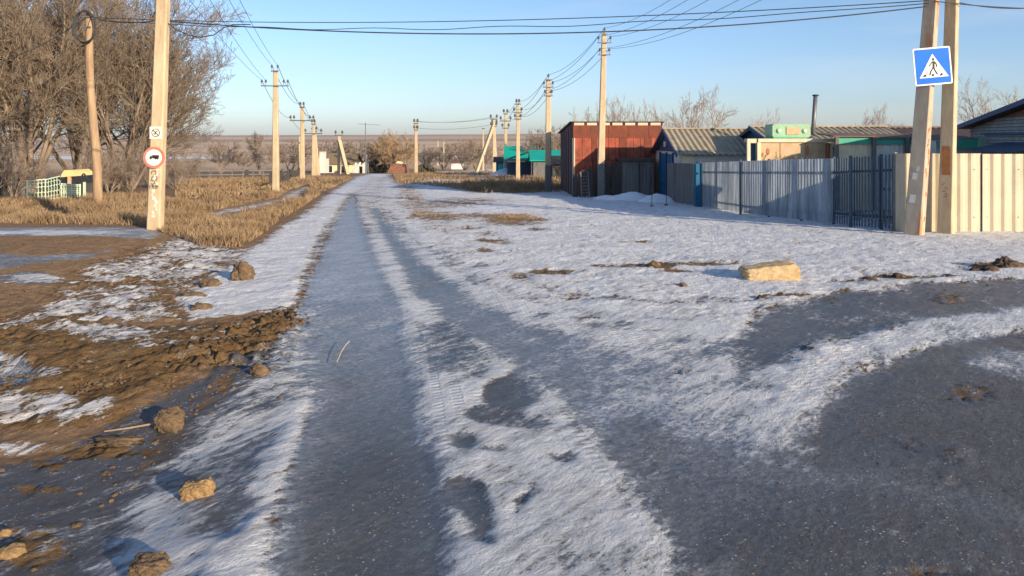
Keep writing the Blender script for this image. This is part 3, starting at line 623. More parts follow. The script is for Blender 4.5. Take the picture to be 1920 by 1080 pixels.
# ---- left near pole with signs
xa, ya = P(290, 430); za = gz(xa, ya); HA = 7.2; LA = .26
WA0, WA1 = .29, .21
def face_x(z, off=0): t_ = (z-za+.3)/(HA+.3); return xa+LA*t_+off
def face_y(z): t_ = (z-za+.3)/(HA+.3); return ya-(WA0*(1-t_)+WA1*t_)/2*.8
tA = thing('utility_pole', 'tall sunlit concrete pole at the left junction with round sign and square notice', 'utility pole', (xa, ya, za), 'near poles at the junction')
shaft(MB(), xa, ya, za-.3, za+HA, WA0, WA1, (LA, 0)).build('shaft', M['concrete'], tA)
def zpix(py, d): return CH-(py-HY)/F*d
d_ = ya
def quad_on(mb, cx, z, hw, hh, th=.006, y0=None, rot=0.):
    yy = face_y(z)-.004 if y0 is None else y0
    c, s_ = math.cos(rot), math.sin(rot)
    q = [(cx+a*c-b*s_, yy, z+a*s_+b*c) for a, b in ((-hw, -hh), (hw, -hh), (hw, hh), (-hw, hh))]
    return mb.prism(q, (0, -th, 0))
z = zpix(372, d_); rs_ = random.Random(2)
for k in range(14):
    zz = zpix(318+6.6*k, d_); quad_on(MB(), face_x(zz, rs_.uniform(-.06, .07)), zz, rs_.uniform(.012, .034), rs_.uniform(.015, .05), .003, rot=rs_.uniform(-.3, .3)).build('whitewash_patch', M['whitewash'], tA)
MBg = MB()
def stroke_ring(mb, cx, z, r, th, y0, a0=0, a1=360, n=22, dep=.004):
    for k in range(n):
        b0 = R(a0+(a1-a0)*k/n); b1 = R(a0+(a1-a0)*(k+1)/n)
        q = [(cx+math.cos(b)*rr, y0, z+math.sin(b)*rr) for b, rr in ((b0, r), (b1, r), (b1, r-th), (b0, r-th))]
        mb.prism(q, (0, -dep, 0))
def stroke(mb, pts, th, y0, dep=.004):
    for a, b in zip(pts[:-1], pts[1:]):
        a = Vector((a[0], 0, a[1])); b = Vector((b[0], 0, b[1])); d = (b-a).normalized(); n_ = Vector((-d.z, 0, d.x))*th/2; e = d*th*.3
        mb.prism([(p.x, y0, p.z) for p in (a-e-n_, b+e-n_, b+e+n_, a-e+n_)], (0, -dep, 0))
for (py, r0, a0, a1, ox) in ((324, .055, -60, 200, .0), (334, .06, 120, 420, .015), (341, .05, -150, 150, -.02)):
    zz = zpix(py, d_); stroke_ring(MBg, face_x(zz, ox-.01), zz, r0, .016, face_y(zz)-.009, a0, a1)
zz = zpix(350, d_)
for k, u in enumerate((-.08, -.045, -.01, .03, .065)):
    xx = face_x(zz, u); stroke(MBg, [(xx, zz-.03), (xx+.012*(k % 2), zz+.035), (xx+.02, zz+.01)], .014, face_y(zz)-.009)
MBg.build('graffiti', M['faded_ink'], tA)
z = zpix(249, d_); zs = z
nt = thing('notice', 'small square paper notice with a crossed ring on the left pole above the round sign', 'notice', (face_x(z), face_y(z), z-.12))
quad_on(MB(), face_x(z), z, .125, .125, .008).build('plate', M['paper'], nt)
mb_ = MB(); yf = face_y(z)-.0125
stroke_ring(mb_, face_x(z), z, .085, .012, yf); stroke(mb_, [(face_x(z)-.06, z+.06), (face_x(z)+.06, z-.06)], .013, yf-.0045); stroke(mb_, [(face_x(z)-.04, z-.01), (face_x(z)-.015, z-.035), (face_x(z)+.01, z+.03), (face_x(z)+.045, z+.015)], .010, yf-.0045)
mb_.build('emblem', M['black'], nt)
z = zpix(295, d_); cx = face_x(z)
rs = thing('road_sign', 'round white sign with faded red ring and black lorry on the left pole', 'road sign', (cx, face_y(z), z-.23))
yf = face_y(z)-.045
def disc(r, y0, dep, n=40): return MB().prism([(cx+math.cos(2*math.pi*k/n)*r, y0, z+math.sin(2*math.pi*k/n)*r) for k in range(n)], (0, -dep, 0))
disc(.218, yf, .012).build('ring', M['red'], rs); disc(.166, yf-.0125, .003).build('face', M['white'], rs)
mb_ = MB(); y0 = yf-.016
def rect(mb, u0, u1, v0, v1, y0=y0): mb.prism([(cx+u0, y0, z+v0), (cx+u1, y0, z+v0), (cx+u1, y0, z+v1), (cx+u0, y0, z+v1)], (0, -.003, 0))
rect(mb_, -.03, .105, -.018, .050); mb_.prism([(cx-.085, y0, z-.018), (cx-.036, y0, z-.018), (cx-.036, y0, z+.036), (cx-.060, y0, z+.036), (cx-.085, y0, z+.008)], (0, -.003, 0))
for u in (-.058, .04, .078): mb_.prism([(cx+u+math.cos(k*math.pi/6)*.017, y0-.0032, z-.022+math.sin(k*math.pi/6)*.017) for k in range(12)], (0, -.003, 0))
mb_.build('lorry_symbol', M['black'], rs)
[MB().beam((cx-.16, yf+.02, z+q), (cx+.16, yf+.02, z+q), .03, .02).build('bracket', M['steel'], rs) for q in (-.09, .09)]

# ---- wooden pole with coil
xb, yb = P(183, 386); zb = gz(xb, yb); ztB = zpix(22, yb); dxB = XD(166, yb)-xb
tB = thing('utility_pole', 'crooked round wooden pole with a black cable coil near its top', 'utility pole', (xb, yb, zb))
pts = [(xb+dxB*t_+.05*math.sin(t_*7), yb, zb-.3+(ztB-zb+.3)*t_) for t_ in [i/9 for i in range(10)]]
MB().tube(pts, [.145-.04*i/9 for i in range(10)], 12).build('shaft', M['wood_pole'], tB, True)
c0 = Vector((xb+dxB, yb-.18, zpix(52, yb)))
for k in range(3):
    MB().tube([(c0.x+math.cos(a)*(.32+.02*k), c0.y-.03*k, c0.z+math.sin(a)*(.52-.02*k)) for a in [R(12*i+5*k) for i in range(31)]], .022, 6, False).build('cable_coil', M['cable'], tB, True)
for z_ in (ztB-.18, ztB-.5): MB().beam((xb+dxB-.14, yb-.13, z_), (xb+dxB+.14, yb-.13, z_), .04).build('hook_bar', M['steel'], tB)

# ---- pair of poles on the right
yp = 15.85; xp0 = XD(1712, yp); zp = gz(xp0, yp); HP = 7.0; lp = (43/440*4.8)/4.8*HP
tP = thing('utility_pole', 'leaning concrete pole with orange stains carrying the blue crossing sign', 'utility pole', (xp0, yp, zp), 'near poles at the junction')
shaft(MB(), xp0, yp, zp-.25, zp+HP, .34, .23, (lp*1.0, .25), .85, .12, R(-46)).build('shaft', M['concrete_stain'], tP)
def pface(z): t_ = (z-zp+.25)/(HP+.25); return xp0+lp*t_, yp+.25*t_-(.36*(1-t_)+.24*t_)/2*1.12
yq = 16.12; xq = XD(1773, yq); zq = gz(xq, yq)
tQ = thing('utility_pole', 'upright concrete pole with an orange painted patch standing right of the leaning pole', 'utility pole', (xq, yq, zq), 'near poles at the junction')
shaft(MB(), xq, yq, zq-.25, zq+HP, .29, .21, (.19, 0), .85, .12, R(-46)).build('shaft', M['concrete'], tQ)
def on_face(axis_xy, wz, turn, side, u, z, hw, hh, rot=0., th=.003, slope=0.):
    """thin patch lying on one face of a turned pole: side 0 = street face, 1 = right-hand face"""
    cx_, cy_ = axis_xy; ang = turn+(math.pi/2 if side else 0); w2 = wz/2*(1.0 if side else .85)
    nx, ny = math.sin(ang), -math.cos(ang); tx, ty = math.cos(ang), math.sin(ang)
    c, s_ = math.cos(rot), math.sin(rot); q = []
    for a_, b_ in ((-hw, -hh), (hw, -hh), (hw, hh), (-hw, hh)):
        uu = u+a_*c-b_*s_; vv = a_*s_+b_*c
        q.append((cx_+slope*vv+tx*uu+nx*(w2+.004), cy_+ty*uu+ny*(w2+.004), z+vv))
    return MB().prism(q, (nx*th, ny*th, 0))
def pax(z): t_ = (z-zp+.25)/(HP+.25); return (xp0+lp*t_, yp+.25*t_), .34*(1-t_)+.23*t_
def qax(z): t_ = (z-zq+.25)/(HP+.25); return (xq+.19*t_, yq), .29*(1-t_)+.21*t_
for py, hw, hh, ox in ((372, .06, .085, -.04), (330, .045, .07, -.03), (316, .025, .05, .02)):
    zz = zpix(py, yp); c_, w_ = pax(zz); on_face(c_, w_, R(-46), 0, ox, zz, hw, hh, -.08, slope=lp/HP).build('whitewash_patch', M['whitewash'], tP)
rs_ = random.Random(4)
for k in range(16):
    zz = zpix(rs_.uniform(225, 425), yp); c_, w_ = pax(zz); on_face(c_, w_, R(-46), 1, rs_.uniform(-.08, .06), zz, rs_.uniform(.008, .028), rs_.uniform(.02, .06), rs_.uniform(-.5, .5), slope=lp/HP).build('rust_stain', M['rust_paint'], tP)
zz = zpix(302, yq); c_, w_ = qax(zz); on_face(c_, w_, R(-46), 0, .0, zz, .085, .32).build('painted_patch', M['rust_paint'], tQ)
for py, u, rt in ((345, -.04, .6), (352, .02, -.5), (358, -.03, .4), (364, .02, -.6), (368, .0, .0)):
    zz = zpix(py, yq); c_, w_ = qax(zz); on_face(c_, w_, R(-46), 0, u, zz, .035, .010, rt).build('painted_scrawl', M['rust_paint'], tQ)

# ---- pedestrian crossing sign
zc = zpix(125, yp); fx, fy = pface(zc); sc_ = .395; rot = R(-5)
tS = thing('road_sign', 'square blue pedestrian crossing sign with white triangle on the leaning pole', 'road sign', (fx, fy, zc-sc_))
Rm = Matrix.Rotation(rot, 4, 'Y'); yS = fy-.07
def S3(u, v, y0=0): q = Rm @ Vector((u*sc_, 0, v*sc_)); return (fx-.01+q.x+.07*v*sc_*0, yS+y0, zc+q.z)
def rounded(h, r_, n=6):
    out = []
    for cx_, cy_, a0 in ((h-r_, h-r_, 0), (-h+r_, h-r_, 90), (-h+r_, -h+r_, 180), (h-r_, -h+r_, 270)):
        for k in range(n+1): a = R(a0+90*k/n); out.append((cx_+r_*math.cos(a), cy_+r_*math.sin(a)))
    return out
def plate(pts, y0, th, nm, mt): MB().prism([S3(u, v, y0) for u, v in pts], (0, -th, 0)).build(nm, mt, tS)
plate(rounded(1, .09), 0, .012, 'plate', M['white']); plate(rounded(.925, .05), -.0125, .003, 'blue_field', M['sign_blue'])
plate([(0.02, .66), (.80, -.60), (-.76, -.60)], -.016, .003, 'triangle', M['white'])
mb_ = MB()
def sp(pts): mb_.prism([S3(u, v, -.0195) for u, v in pts], (0, -.003, 0))
sp([(.04+.062*math.cos(k*math.pi/6), .36+.075*math.sin(k*math.pi/6)) for k in range(12)])
sp([(-.02, .26), (.09, .27), (.10, .10), (.08, -.10), (-.04, -.12), (-.01, .08)])
sp([(.08, .27), (.18, .18), (.24, .02), (.20, -.08), (.16, -.06), (.17, .05), (.09, .17)])
sp([(-.02, .22), (-.10, .08), (-.20, -.02), (-.23, .02), (-.13, .13), (-.03, .27)])
sp([(-.04, -.10), (.03, -.10), (-.10, -.28), (-.16, -.46), (-.24, -.46), (-.17, -.26)])
sp([(.0, -.10), (.08, -.09), (.14, -.26), (.26, -.46), (.17, -.46), (.07, -.28)])
for u, hw in ((-.47, .09), (-.04, .07), (.42, .09)): sp([(u-hw-.03, -.54), (u+hw-.03, -.54), (u+hw*.9+.02*(u < 0)-.02*(u > 0), -.40), (u-hw*.4, -.42)])
mb_.build('walker_symbol', M['black'], tS)
[MB().beam((fx-.2, fy-.035, zc+q), (fx+.2, fy-.035, zc+q), .04, .05).build('bracket', M['steel'], tS) for q in (-.28, .28)]

# ------------------------------------------------------------------ cables
def wire(a, b, sag, label, r_=.008, grp=None, n=18, cat='cable', name='cable', wob=0):
    a = Vector(a); b = Vector(b); pts = []
    for i in range(n+1):
        t_ = i/n; p = a.lerp(b, t_); p.z -= 4*sag*t_*(1-t_)+(wob*math.sin(t_*40)*math.sin(t_*3.1) if wob else 0); pts.append(p)
    o = MB().tube(pts, r_, 5, False).build(name, M['cable'], None, True)
    recentre(o, a); tag(o, label, cat, grp); return o
topB = Vector((xb+dxB, yb, ztB-.12))
endP = Vector((pface(zpix(5, yp))[0], yp+.1, zpix(-2, yp)))
g1 = 'cables strung across the street'
wire(W(160, 32, yb), W(1742, 1, yp), .30, 'uppermost cable strung across the street between the wooden and leaning poles', .011, g1, 40)
wire(W(165, 36, yb), W(1742, 6, yp), .42, 'middle slightly wavy cable strung across the street high above the road', .010, g1, 60, wob=.03)
wire(W(296, 38, ya+.1), W(1738, 12, yp), .42, 'lowest and thickest cable strung across the street from the left concrete pole', .014, g1, 40)
wire(W(170, 30, yb), W(296, 38, ya+.1), .12, 'short span of cable between the wooden pole and the left concrete pole', .011, g1)
wire(W(163, 32, yb), W(-240, 130, 24), .8, 'cable sagging leftward from the wooden pole into the trees', .014)
pts = [W(310, 40, ya), W(330, 55, ya), W(355, 66, ya), W(375, 70, ya), W(400, 66, ya), W(420, 52, ya), W(436, 46, ya), W(470, 46, ya)]
o = MB().tube(pts, .011, 5, False).build('cable', M['cable'], None, True); recentre(o, pts[0]); tag(o, 'loose loop of cable hanging below the span just right of the left concrete pole', 'cable')
wire(W(1752, 2, yp), W(1990, 16, 16.5), .05, 'upper cable leaving the leaning pole to the right edge', .012, 'cables leaving the right poles')
wire(W(1790, 3, yq), W(1990, 8, 16.5), .12, 'sagging lower cable leaving the upright right pole', .010, 'cables leaving the right poles')
def span(ka, kb, pairs, where, sag=.35, r_=.009):
    names = ['left top', 'right top', 'outer left', 'inner left', 'inner right', 'outer right']
    for i, j in pairs:
        ta, tb = poles[ka][1], poles[kb][1]
        if i < len(ta) and j < len(tb):
            nm = {1: ['only'], 3: None}.get(len(ta)) or names
            wire(ta[i], tb[j], sag, 'thin line wire on the %s insulator %s' % (['first', 'second', 'third', 'fourth', 'fifth', 'sixth'][i], where), r_, 'line wires '+where, 12, 'wire', 'line_wire')
span('C', 'D', [(0, 0), (1, 1), (2, 2), (5, 5)], 'between the first and second left poles', .5, .012)
span('D', 'E', [(0, 0), (1, 1), (2, 2), (5, 3)], 'between the second and third left poles', .3, .014)
span('O', 'N', [(0, 0), (1, 1), (2, 2), (3, 3), (4, 4)], 'between the red shed pole and the next pole', .35, .009)
span('N', 'M', [(0, 0), (1, 2), (2, 3), (3, 4), (4, 5)], 'between the grey footed pole and the grass pole', .45, .011)
span('M', 'L', [(0, 0), (1, 1), (2, 2), (3, 3)], 'between the grass pole and the snow heap pole', .4, .014)
span('I', 'K', [(0, 0), (1, 1), (2, 2)], 'between the lone pole and the strutted pole', .35, .018)
g2 = 'line wires running back over the left verge'
for i, (px, py) in enumerate(((118, -330), (210, -330), (262, -330), (300, -330))):
    q = (0, 1, 2, 5)[i]
    wire(poles['C'][1][(2, 3, 0, 1)[i]], W(px, py, 11), .35, ['leftmost', 'second', 'third', 'rightmost'][i]+' of the four wires climbing to the top left from the nearest left pole', .007, g2, 14, 'wire', 'line_wire')
g3 = 'line wires climbing to the upper right'
for i, (q, px, py) in enumerate(((0, 1560, -250), (1, 1600, -232), (2, 1640, -215), (3, 1700, -190), (4, 1740, -175))):
    wire(poles['O'][1][q], W(px, py, 13), .55, ['highest', 'second', 'third', 'fourth', 'lowest'][i]+' of the five wires climbing right from the red shed pole', .007, g3, 16, 'wire', 'line_wire')

# ------------------------------------------------------------------ red metal shed
ds = 33.; x0, x1 = XD(1074, ds), XD(1241, ds); y1 = 41.; zg = gz(x0, ds); zf = zpix(229, ds); zr = zpix(249, y1)
tR = thing('metal_shed', 'tall red rusty sheet metal shed with a lean-to roof', 'shed', ((x0+x1)/2, ds, zg))
zt_, zm_, zl_ = zpix(236, ds), zpix(258, ds), zpix(300, ds)
MB().box(x0+.05, x1-.05, ds+.12, y1-.1, zg-.2, zpix(258, ds)).build('core_wall', M['rust_sheet'], tR)
MB().prism([(x0-.02, ds+.02, zg-.3), (x0-.02, y1, zg-.5), (x0-.02, y1, zr-.05), (x0-.02, ds+.02, zf-.05)], (.05, 0, 0)).build('side_wall', M['dark_sheet'], tR)  # wall away from the sun: its shade is put into the sheet colour
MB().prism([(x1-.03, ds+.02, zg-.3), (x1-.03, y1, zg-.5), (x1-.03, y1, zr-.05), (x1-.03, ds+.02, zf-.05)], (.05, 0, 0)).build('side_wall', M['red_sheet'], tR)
for k in range(5):
    a = ds+.6+k*1.5; MB().box(x0-.05, x0-.021, a, a+.05, gz(x0, a)-.2, zf-.2-(zf-zr)*(a-ds)/(y1-ds)).build('seam_batten', M['dark_sheet'], tR)
cols = [0, .105, .21, .265, .33, .40, .475, .52, .60, .68, .76, .80, .88, .94, 1]
for k in range(len(cols)-1):                      # upright sheets of the middle row
    a, b = x0+(x1-x0)*cols[k], x0+(x1-x0)*cols[k+1]; off = random.uniform(0, .022)
    MB().box(a+.008, b-.008, ds-.02-off, ds+.04-off, zl_+.012, zm_-.01).build('wall_sheet', M['rust_sheet'] if k in (2, 7, 11) else M['red_sheet'], tR)
c2 = [0, .07, .22, .35, .5, .62, .75, .9, 1]
for k in range(len(c2)-1):
    a, b = x0+(x1-x0)*c2[k], x0+(x1-x0)*c2[k+1]; off = random.uniform(0, .02)
    MB().box(a+.008, b-.008, ds-.025-off, ds+.04-off, zg-.3, zl_-.012).build('wall_sheet', M['red_sheet'] if k not in (2, 5) else M['rust_sheet'], tR)
c3 = [0, .2, .4, .62, .85, 1]
for k in range(5):
    a, b = x0+(x1-x0)*c3[k], x0+(x1-x0)*c3[k+1]; MB().box(a+.006, b-.006, ds-.045, ds+.03, zm_-.008, zt_+.02).build('upper_sheet', M['rust_sheet'], tR)
MB().box(x0, x1, ds+.06, ds+.10, zt_, zf-.03).build('eave_board', M['old_wood'], tR)
for k in range(7):
    a = x0+(x1-x0)*(k/7)+.06; b = x0+(x1-x0)*((k+1)/7)-.06
    MB().box(a, b, ds-.035, ds+.055, zt_+.025, zf-.022).build('eave_blocking', M['pale_wood'], tR)
for k in range(8):
    a = x0+(x1-x0)*k/7; MB().beam((a, ds-.02, zf-.09), (a, y1+.1, zr-.07), .06, .12).build('rafter', M['dark_sheet'], tR)
MB().hexa([(x0-.14, ds-.06, zf-.02), (x1+.10, ds-.06, zf-.02), (x1+.10, y1+.35, zr-.04), (x0-.14, y1+.35, zr-.04)], [(x0-.14, ds-.06, zf+.03), (x1+.10, ds-.06, zf+.03), (x1+.10, y1+.35, zr+.02), (x0-.14, y1+.35, zr+.02)]).build('roof', M['dark_sheet'], tR)
MB().box(x0-.03, x0+.09, ds-.09, ds-.05, zg-.2, zm_-.02).build('corner_post', M['pale_wood'], tR)

# dark board fence before the red shed
def board_run(mb, a, b, z0f, topf, bw=.14, gap=.01, jit=.05, th=.025, lean=0.):
    a = Vector((*a, 0)); b = Vector((*b, 0)); L = (b-a).length; d = (b-a)/L; nn = Vector((-d.y, d.x, 0)); s_ = 0
    while s_ < L-.02:
        w_ = min(bw*random.uniform(.8, 1.25), L-s_); p = a+d*(s_+gap/2); q = a+d*(s_+w_-gap/2); o_ = nn*random.uniform(-.008, .008); t_ = s_/L
        z0 = z0f(t_); z1 = topf(t_)+random.uniform(-jit, jit); k = random.uniform(-lean, lean)
        pts = [p+o_, q+o_, q+o_+nn*th, p+o_+nn*th]
        mb.hexa([(v.x, v.y, z0) for v in pts], [(v.x+k*d.x, v.y+k*d.y, z1) for v in pts]); s_ += w_
    return mb
yf_ = 31.9; fa, fb = XD(1076, yf_), XD(1168, yf_)
tF = thing('board_fence', 'ragged black board fence in front of the red metal shed', 'fence', ((fa+fb)/2, yf_, gz(fa, yf_)))
board_run(MB(), (fa, yf_), (fb, yf_), lambda t_: gz(fa, yf_)-.1, lambda t_: zpix(323-22*t_, yf_), .17, .03, .07, lean=.03).build('board_panel', M['old_wood'], tF)
for k in (.0, .33, .66, 1): MB().box(fa+(fb-fa)*k-.05, fa+(fb-fa)*k+.05, yf_+.03, yf_+.13, gz(fa, yf_)-.2, zpix(318-20*k, yf_)).build('post', M['old_wood'], tF)
for q in (345, 362): MB().box(fa, fb, yf_-.03, yf_-.005, zpix(q, yf_)-.04, zpix(q, yf_)+.04).build('rail', M['old_wood'], tF)
xl = XD(1097, 31.4); zl = gz(xl, 31.4)
tL = thing('ladder', 'wooden ladder leaning on the black board fence before the red shed', 'ladder', (xl, 31.3, zl))
for s_ in (-1, 1): MB().beam((xl+s_*.17, 31.25, zl-.03), (xl+s_*.15, 31.72, zpix(322, 31.7)), .045, .07).build('side_rail', M['grey_board'], tL)
for k in range(7):
    t_ = (k+.7)/7.6; MB().beam((xl-.16, 31.22+.47*t_, zl+1.02*t_), (xl+.16, 31.22+.47*t_, zl+1.02*t_), .055, .03).build('rung', M['grey_board'], tL)
# grey plank lean-to
pa, pb = XD(1168, 31.6), XD(1227, 31.6); zg = gz(pa, 31.6)
tK = thing('plank_shed', 'low grey plank shed with a thin flat roof between red shed and blue gable', 'shed', ((pa+pb)/2, 31.6, zg))
board_run(MB(), (pa, 31.6), (pb, 31.6), lambda t_: zg-.1, lambda t_: zpix(303, 31.6), .15, .012, .0).build('front_wall', M['grey_board'], tK)
board_run(MB(), (pa, 31.62), (pa, 32.8), lambda t_: zg-.1, lambda t_: zpix(303, 31.6), .15, .012, .0).build('side_wall', M['grey_board'], tK)
MB().box(pa-.1, pb+.05, 31.45, 32.9, zpix(302, 31.6), zpix(299, 31.6)+.03).build('roof', M['old_wood'], tK)
xdoor = pa+(pb-pa)*.52; MB().box(xdoor-.035, xdoor+.035, 31.56, 31.598, zg-.05, zpix(306, 31.6)).build('door_gap_post', M['old_wood'], tK)

# ------------------------------------------------------------------ blue gabled outbuilding
def gable_house(name, label, X0, X1, yn, yfar, z_eave, z_ridge, zg, wall, roofm, gablem, cat='outbuilding', over=.22, pitch=.22, grp=None):
    ym = (yn+yfar)/2
    t = thing(name, label, cat, ((X0+X1)/2, yn, zg), grp)
    MB().box(X0+.02, X1-.02, yn, yfar, zg-.3, z_eave).build('wall', wall, t)
    for xx, off in ((X0, .05), (X1-.05, .05)):
        MB().prism([(xx, yn+.01, z_eave+.002), (xx, yfar-.01, z_eave+.002), (xx, ym, z_ridge-.06)], (off, 0, 0)).build('gable', gablem, t)
    sl = (z_ridge-z_eave)/(ym-yn)
    e0 = yn-over; e1 = yfar+over
    MB().wavy((X0-.16, e0, z_eave-over*sl), (X1+.05, e0, z_eave-over*sl), (X1+.05, ym, z_ridge+.02), (X0-.16, ym, z_ridge+.02), pitch).build('roof', roofm, t, True)
    MB().wavy((X0-.16, e1, z_eave-over*sl), (X1+.05, e1, z_eave-over*sl), (X1+.05, ym, z_ridge+.02), (X0-.16, ym, z_ridge+.02), pitch).build('roof', roofm, t, True)
    MB().beam((X0-.18, ym, z_ridge+.05), (X1+.06, ym, z_ridge+.05), .22, .05).build('ridge_cap', roofm, t)
    for ye in (e0, e1): MB().beam((X0-.17, ye, z_eave-over*sl-.05), (X0-.17, ym, z_ridge-.02), .035, .12).build('barge_board', gablem, t)
    return t, sl
X0, X1, yn, yfar = 6.3, 9.62, 28.0, 32.85
zE = zpix(292, yn-.2); zR = zpix(243, 30.4); zg = gz(X0, 30)
tG, sl = gable_house('gabled_outbuilding', 'whitewashed outbuilding with deep blue gable and lit ribbed roof', X0, X1, yn, yfar, zE+.12, zR, zg, M['white_plaster'], M['slate'], M['blue_dark'])
MB().box(X0-.012, X0+.03, 29.25, 30.35, zg-.1, zE+.02).build('door', M['blue_paint'], tG)
MB().box(X0-.012, X0+.03, 30.4, 31.6, zg-.1, zE+.02).build('door', M['blue_paint'], tG)
for y_ in (29.18, 30.37, 31.66): MB().box(X0-.05, X0+.02, y_-.04, y_+.04, zg-.1, zE+.08).build('door_frame', M['blue_dark'], tG)
MB().box(X0-.06, X0-.013, 29.3, 31.6, zg+.55, zg+.63).build('door_batten', M['blue_dark'], tG)
MB().box(X0-.07, X0-.02, 30.4, 30.7, zR-.70, zR-.48).build('gable_vent', M['white_plaster'], tG)
MB().box(X0+.05, X0+.5, yn-.06, yn-.003, zg-.1, zE+.05).build('corner_pier', M['cream_plaster'], tG)

# second outbuilding with long ribbed roof
X2, X3 = 9.2, 14.2; zR2 = zpix(239, 28.4); zE2 = zpix(272, 26.)
tH, sl2 = gable_house('gabled_outbuilding', 'long outbuilding with blue gable and pale ribbed roof under the stove pipe', X2, X3, 25.8, 31., zE2, zR2, gz(X2, 28), M['white_plaster'], M['slate'], M['blue_dark'])
X4, X5 = 14.0, 20.5
tH2, _ = gable_house('gabled_outbuilding', 'outbuilding with darker reddish brown ribbed roof behind the leaning pole', X4, X5, 25.9, 31.2, zpix(270, 26), zpix(239, 28.6)-.03, gz(X4, 28), M['white_plaster'], M['slate_red'], M['slate_red'])
# stove pipe
xc, yc_ = XD(1524, 27.2), 27.2; zb_ = zpix(252, 27.2); ztp = zpix(180, 27.2)
tp = thing('stove_pipe', 'tall thin leaning stove pipe with a cap above the long ribbed roof', 'chimney', (xc, yc_, zb_))
MB().tube([(xc-.02, yc_, zb_-.3), (xc+.10, yc_, ztp)], .075, 12).build('pipe', M['steel'], tp, True)
MB().tube([(xc+.10, yc_, ztp), (xc+.10, yc_, ztp+.05)], [.12, .10], 12).build('cap', M['black_iron'], tp)
MB().tube([(xc-.03, yc_, zb_-.12), (xc-.02, yc_, zb_+.02)], [.17, .09], 12).build('collar', M['black_iron'], tp)
# tan walled annex with cream framed opening
ya_ = 24.3; a0, a1 = XD(1424, ya_), XD(1562, ya_); zt_ = zpix(260, ya_); zg = gz(a0, ya_)
tT = thing('flat_roofed_annex', 'flat roofed tan annex with cream edges and a cream framed side opening', 'outbuilding', ((a0+a1)/2, ya_, zg))
MB().box(a0, a1-.25, ya_, ya_+1.3, zg-.2, zt_-.12).build('wall', M['tan_board'], tT)
MB().box(a0-.06, a1+.02, ya_-.07, ya_+1.4, zt_-.118, zt_).build('roof_edge', M['cream_plaster'], tT)
MB().box(a0-.08, a0+.03, ya_-.05, ya_-.003, zg-.2, zt_-.12).build('corner_trim', M['cream_plaster'], tT)
for k in (.28, .62): MB().box(a0+(a1-a0)*k-.004, a0+(a1-a0)*k+.012, ya_-.012, ya_-.002, zg, zt_-.12).build('board_joint', M['rust_paint'], tT)
b0 = XD(1401, ya_); 
MB().box(b0, b0+.10, ya_-.02, ya_+.1, zg-.2, zt_-.003).build('frame_post', M['cream_plaster'], tT)
MB().box(b0+.101, a0-.082, ya_-.02, ya_+.1, zt_-.14, zt_-.003).build('frame_lintel', M['cream_plaster'], tT)
MB().box(b0+.11, a0-.09, ya_+.12, ya_+.16, zg-.2, zt_-.15).build('door', M['blue_dark'], tT)
MB().box(a1-.24, a1-.12, ya_+.01, ya_+1.2, zg-.2, zt_-.14).build('end_post', M['rust_paint'], tT)
MB().box(a1-.08, a1, ya_+.02, ya_+.1, zg-.2, zt_-.14).build('end_frame', M['cream_plaster'], tT)
MB().box(a1-.11, a1-.09, ya_+.15, ya_+.2, zg-.2, zt_-.14).build('dark_gap', M['old_wood'], tT)
for px, py, hw, hh in ((1440, 284, .05, .11), (1514, 282, .05, .17), (1430, 290, .03, .07)): 
    xx = XD(px, ya_); zz = zpix(py, ya_); MB().prism([(xx+hw*math.cos(k*math.pi/6), ya_-.002, zz+hh*math.sin(k*math.pi/6)) for k in range(12)], (0, -.015, 0)).build('mount_plate', M['rust_paint'], tT)
# green box on the annex roof
g0, g1_ = XD(1443, 25.0), XD(1514, 25.0); zb_ = zt_+.005; zt2 = zpix(233, 25.0)
tX = thing('green_tank', 'green painted metal tank with beige panel and two round lamps on the annex roof', 'tank', ((g0+g1_)/2, 25., zb_))
MB().prism([(g0+.04, 24.72, zb_), (g1_-.04, 24.72, zb_), (g1_, 24.72, zb_+.12), (g1_-.02, 24.72, zt2-.03), (g1_-.08, 24.72, zt2), (g0+.05, 24.72, zt2), (g0, 24.72, zt2-.05), (g0, 24.72, zb_+.10)], (0, .75, 0)).build('body', M['green_paint'], tX)
gw = g1_-g0
MB().box(g0+gw*.36, g0+gw*.70, 24.695, 24.718, zb_+.13, zt2-.10).build('beige_panel', M['tan_board'], tX)
for k in (.17, .84):
    for r_, mt, nm, y0 in ((.085, 'green_paint', 'lamp_rim', 24.719), (.05, 'white', 'lamp_lens', 24.689)):
        MB().prism([(g0+gw*k+r_*math.cos(q*math.pi/8), y0, (zb_+zt2)/2+.02+r_*math.sin(q*math.pi/8)) for q in range(16)], (0, -.03, 0)).build(nm, M[mt], tX)
MB().box(g0+.02, g1_-.02, 24.66, 24.715, zb_, zb_+.05).build('lower_rail', M['green_trim'], tX)
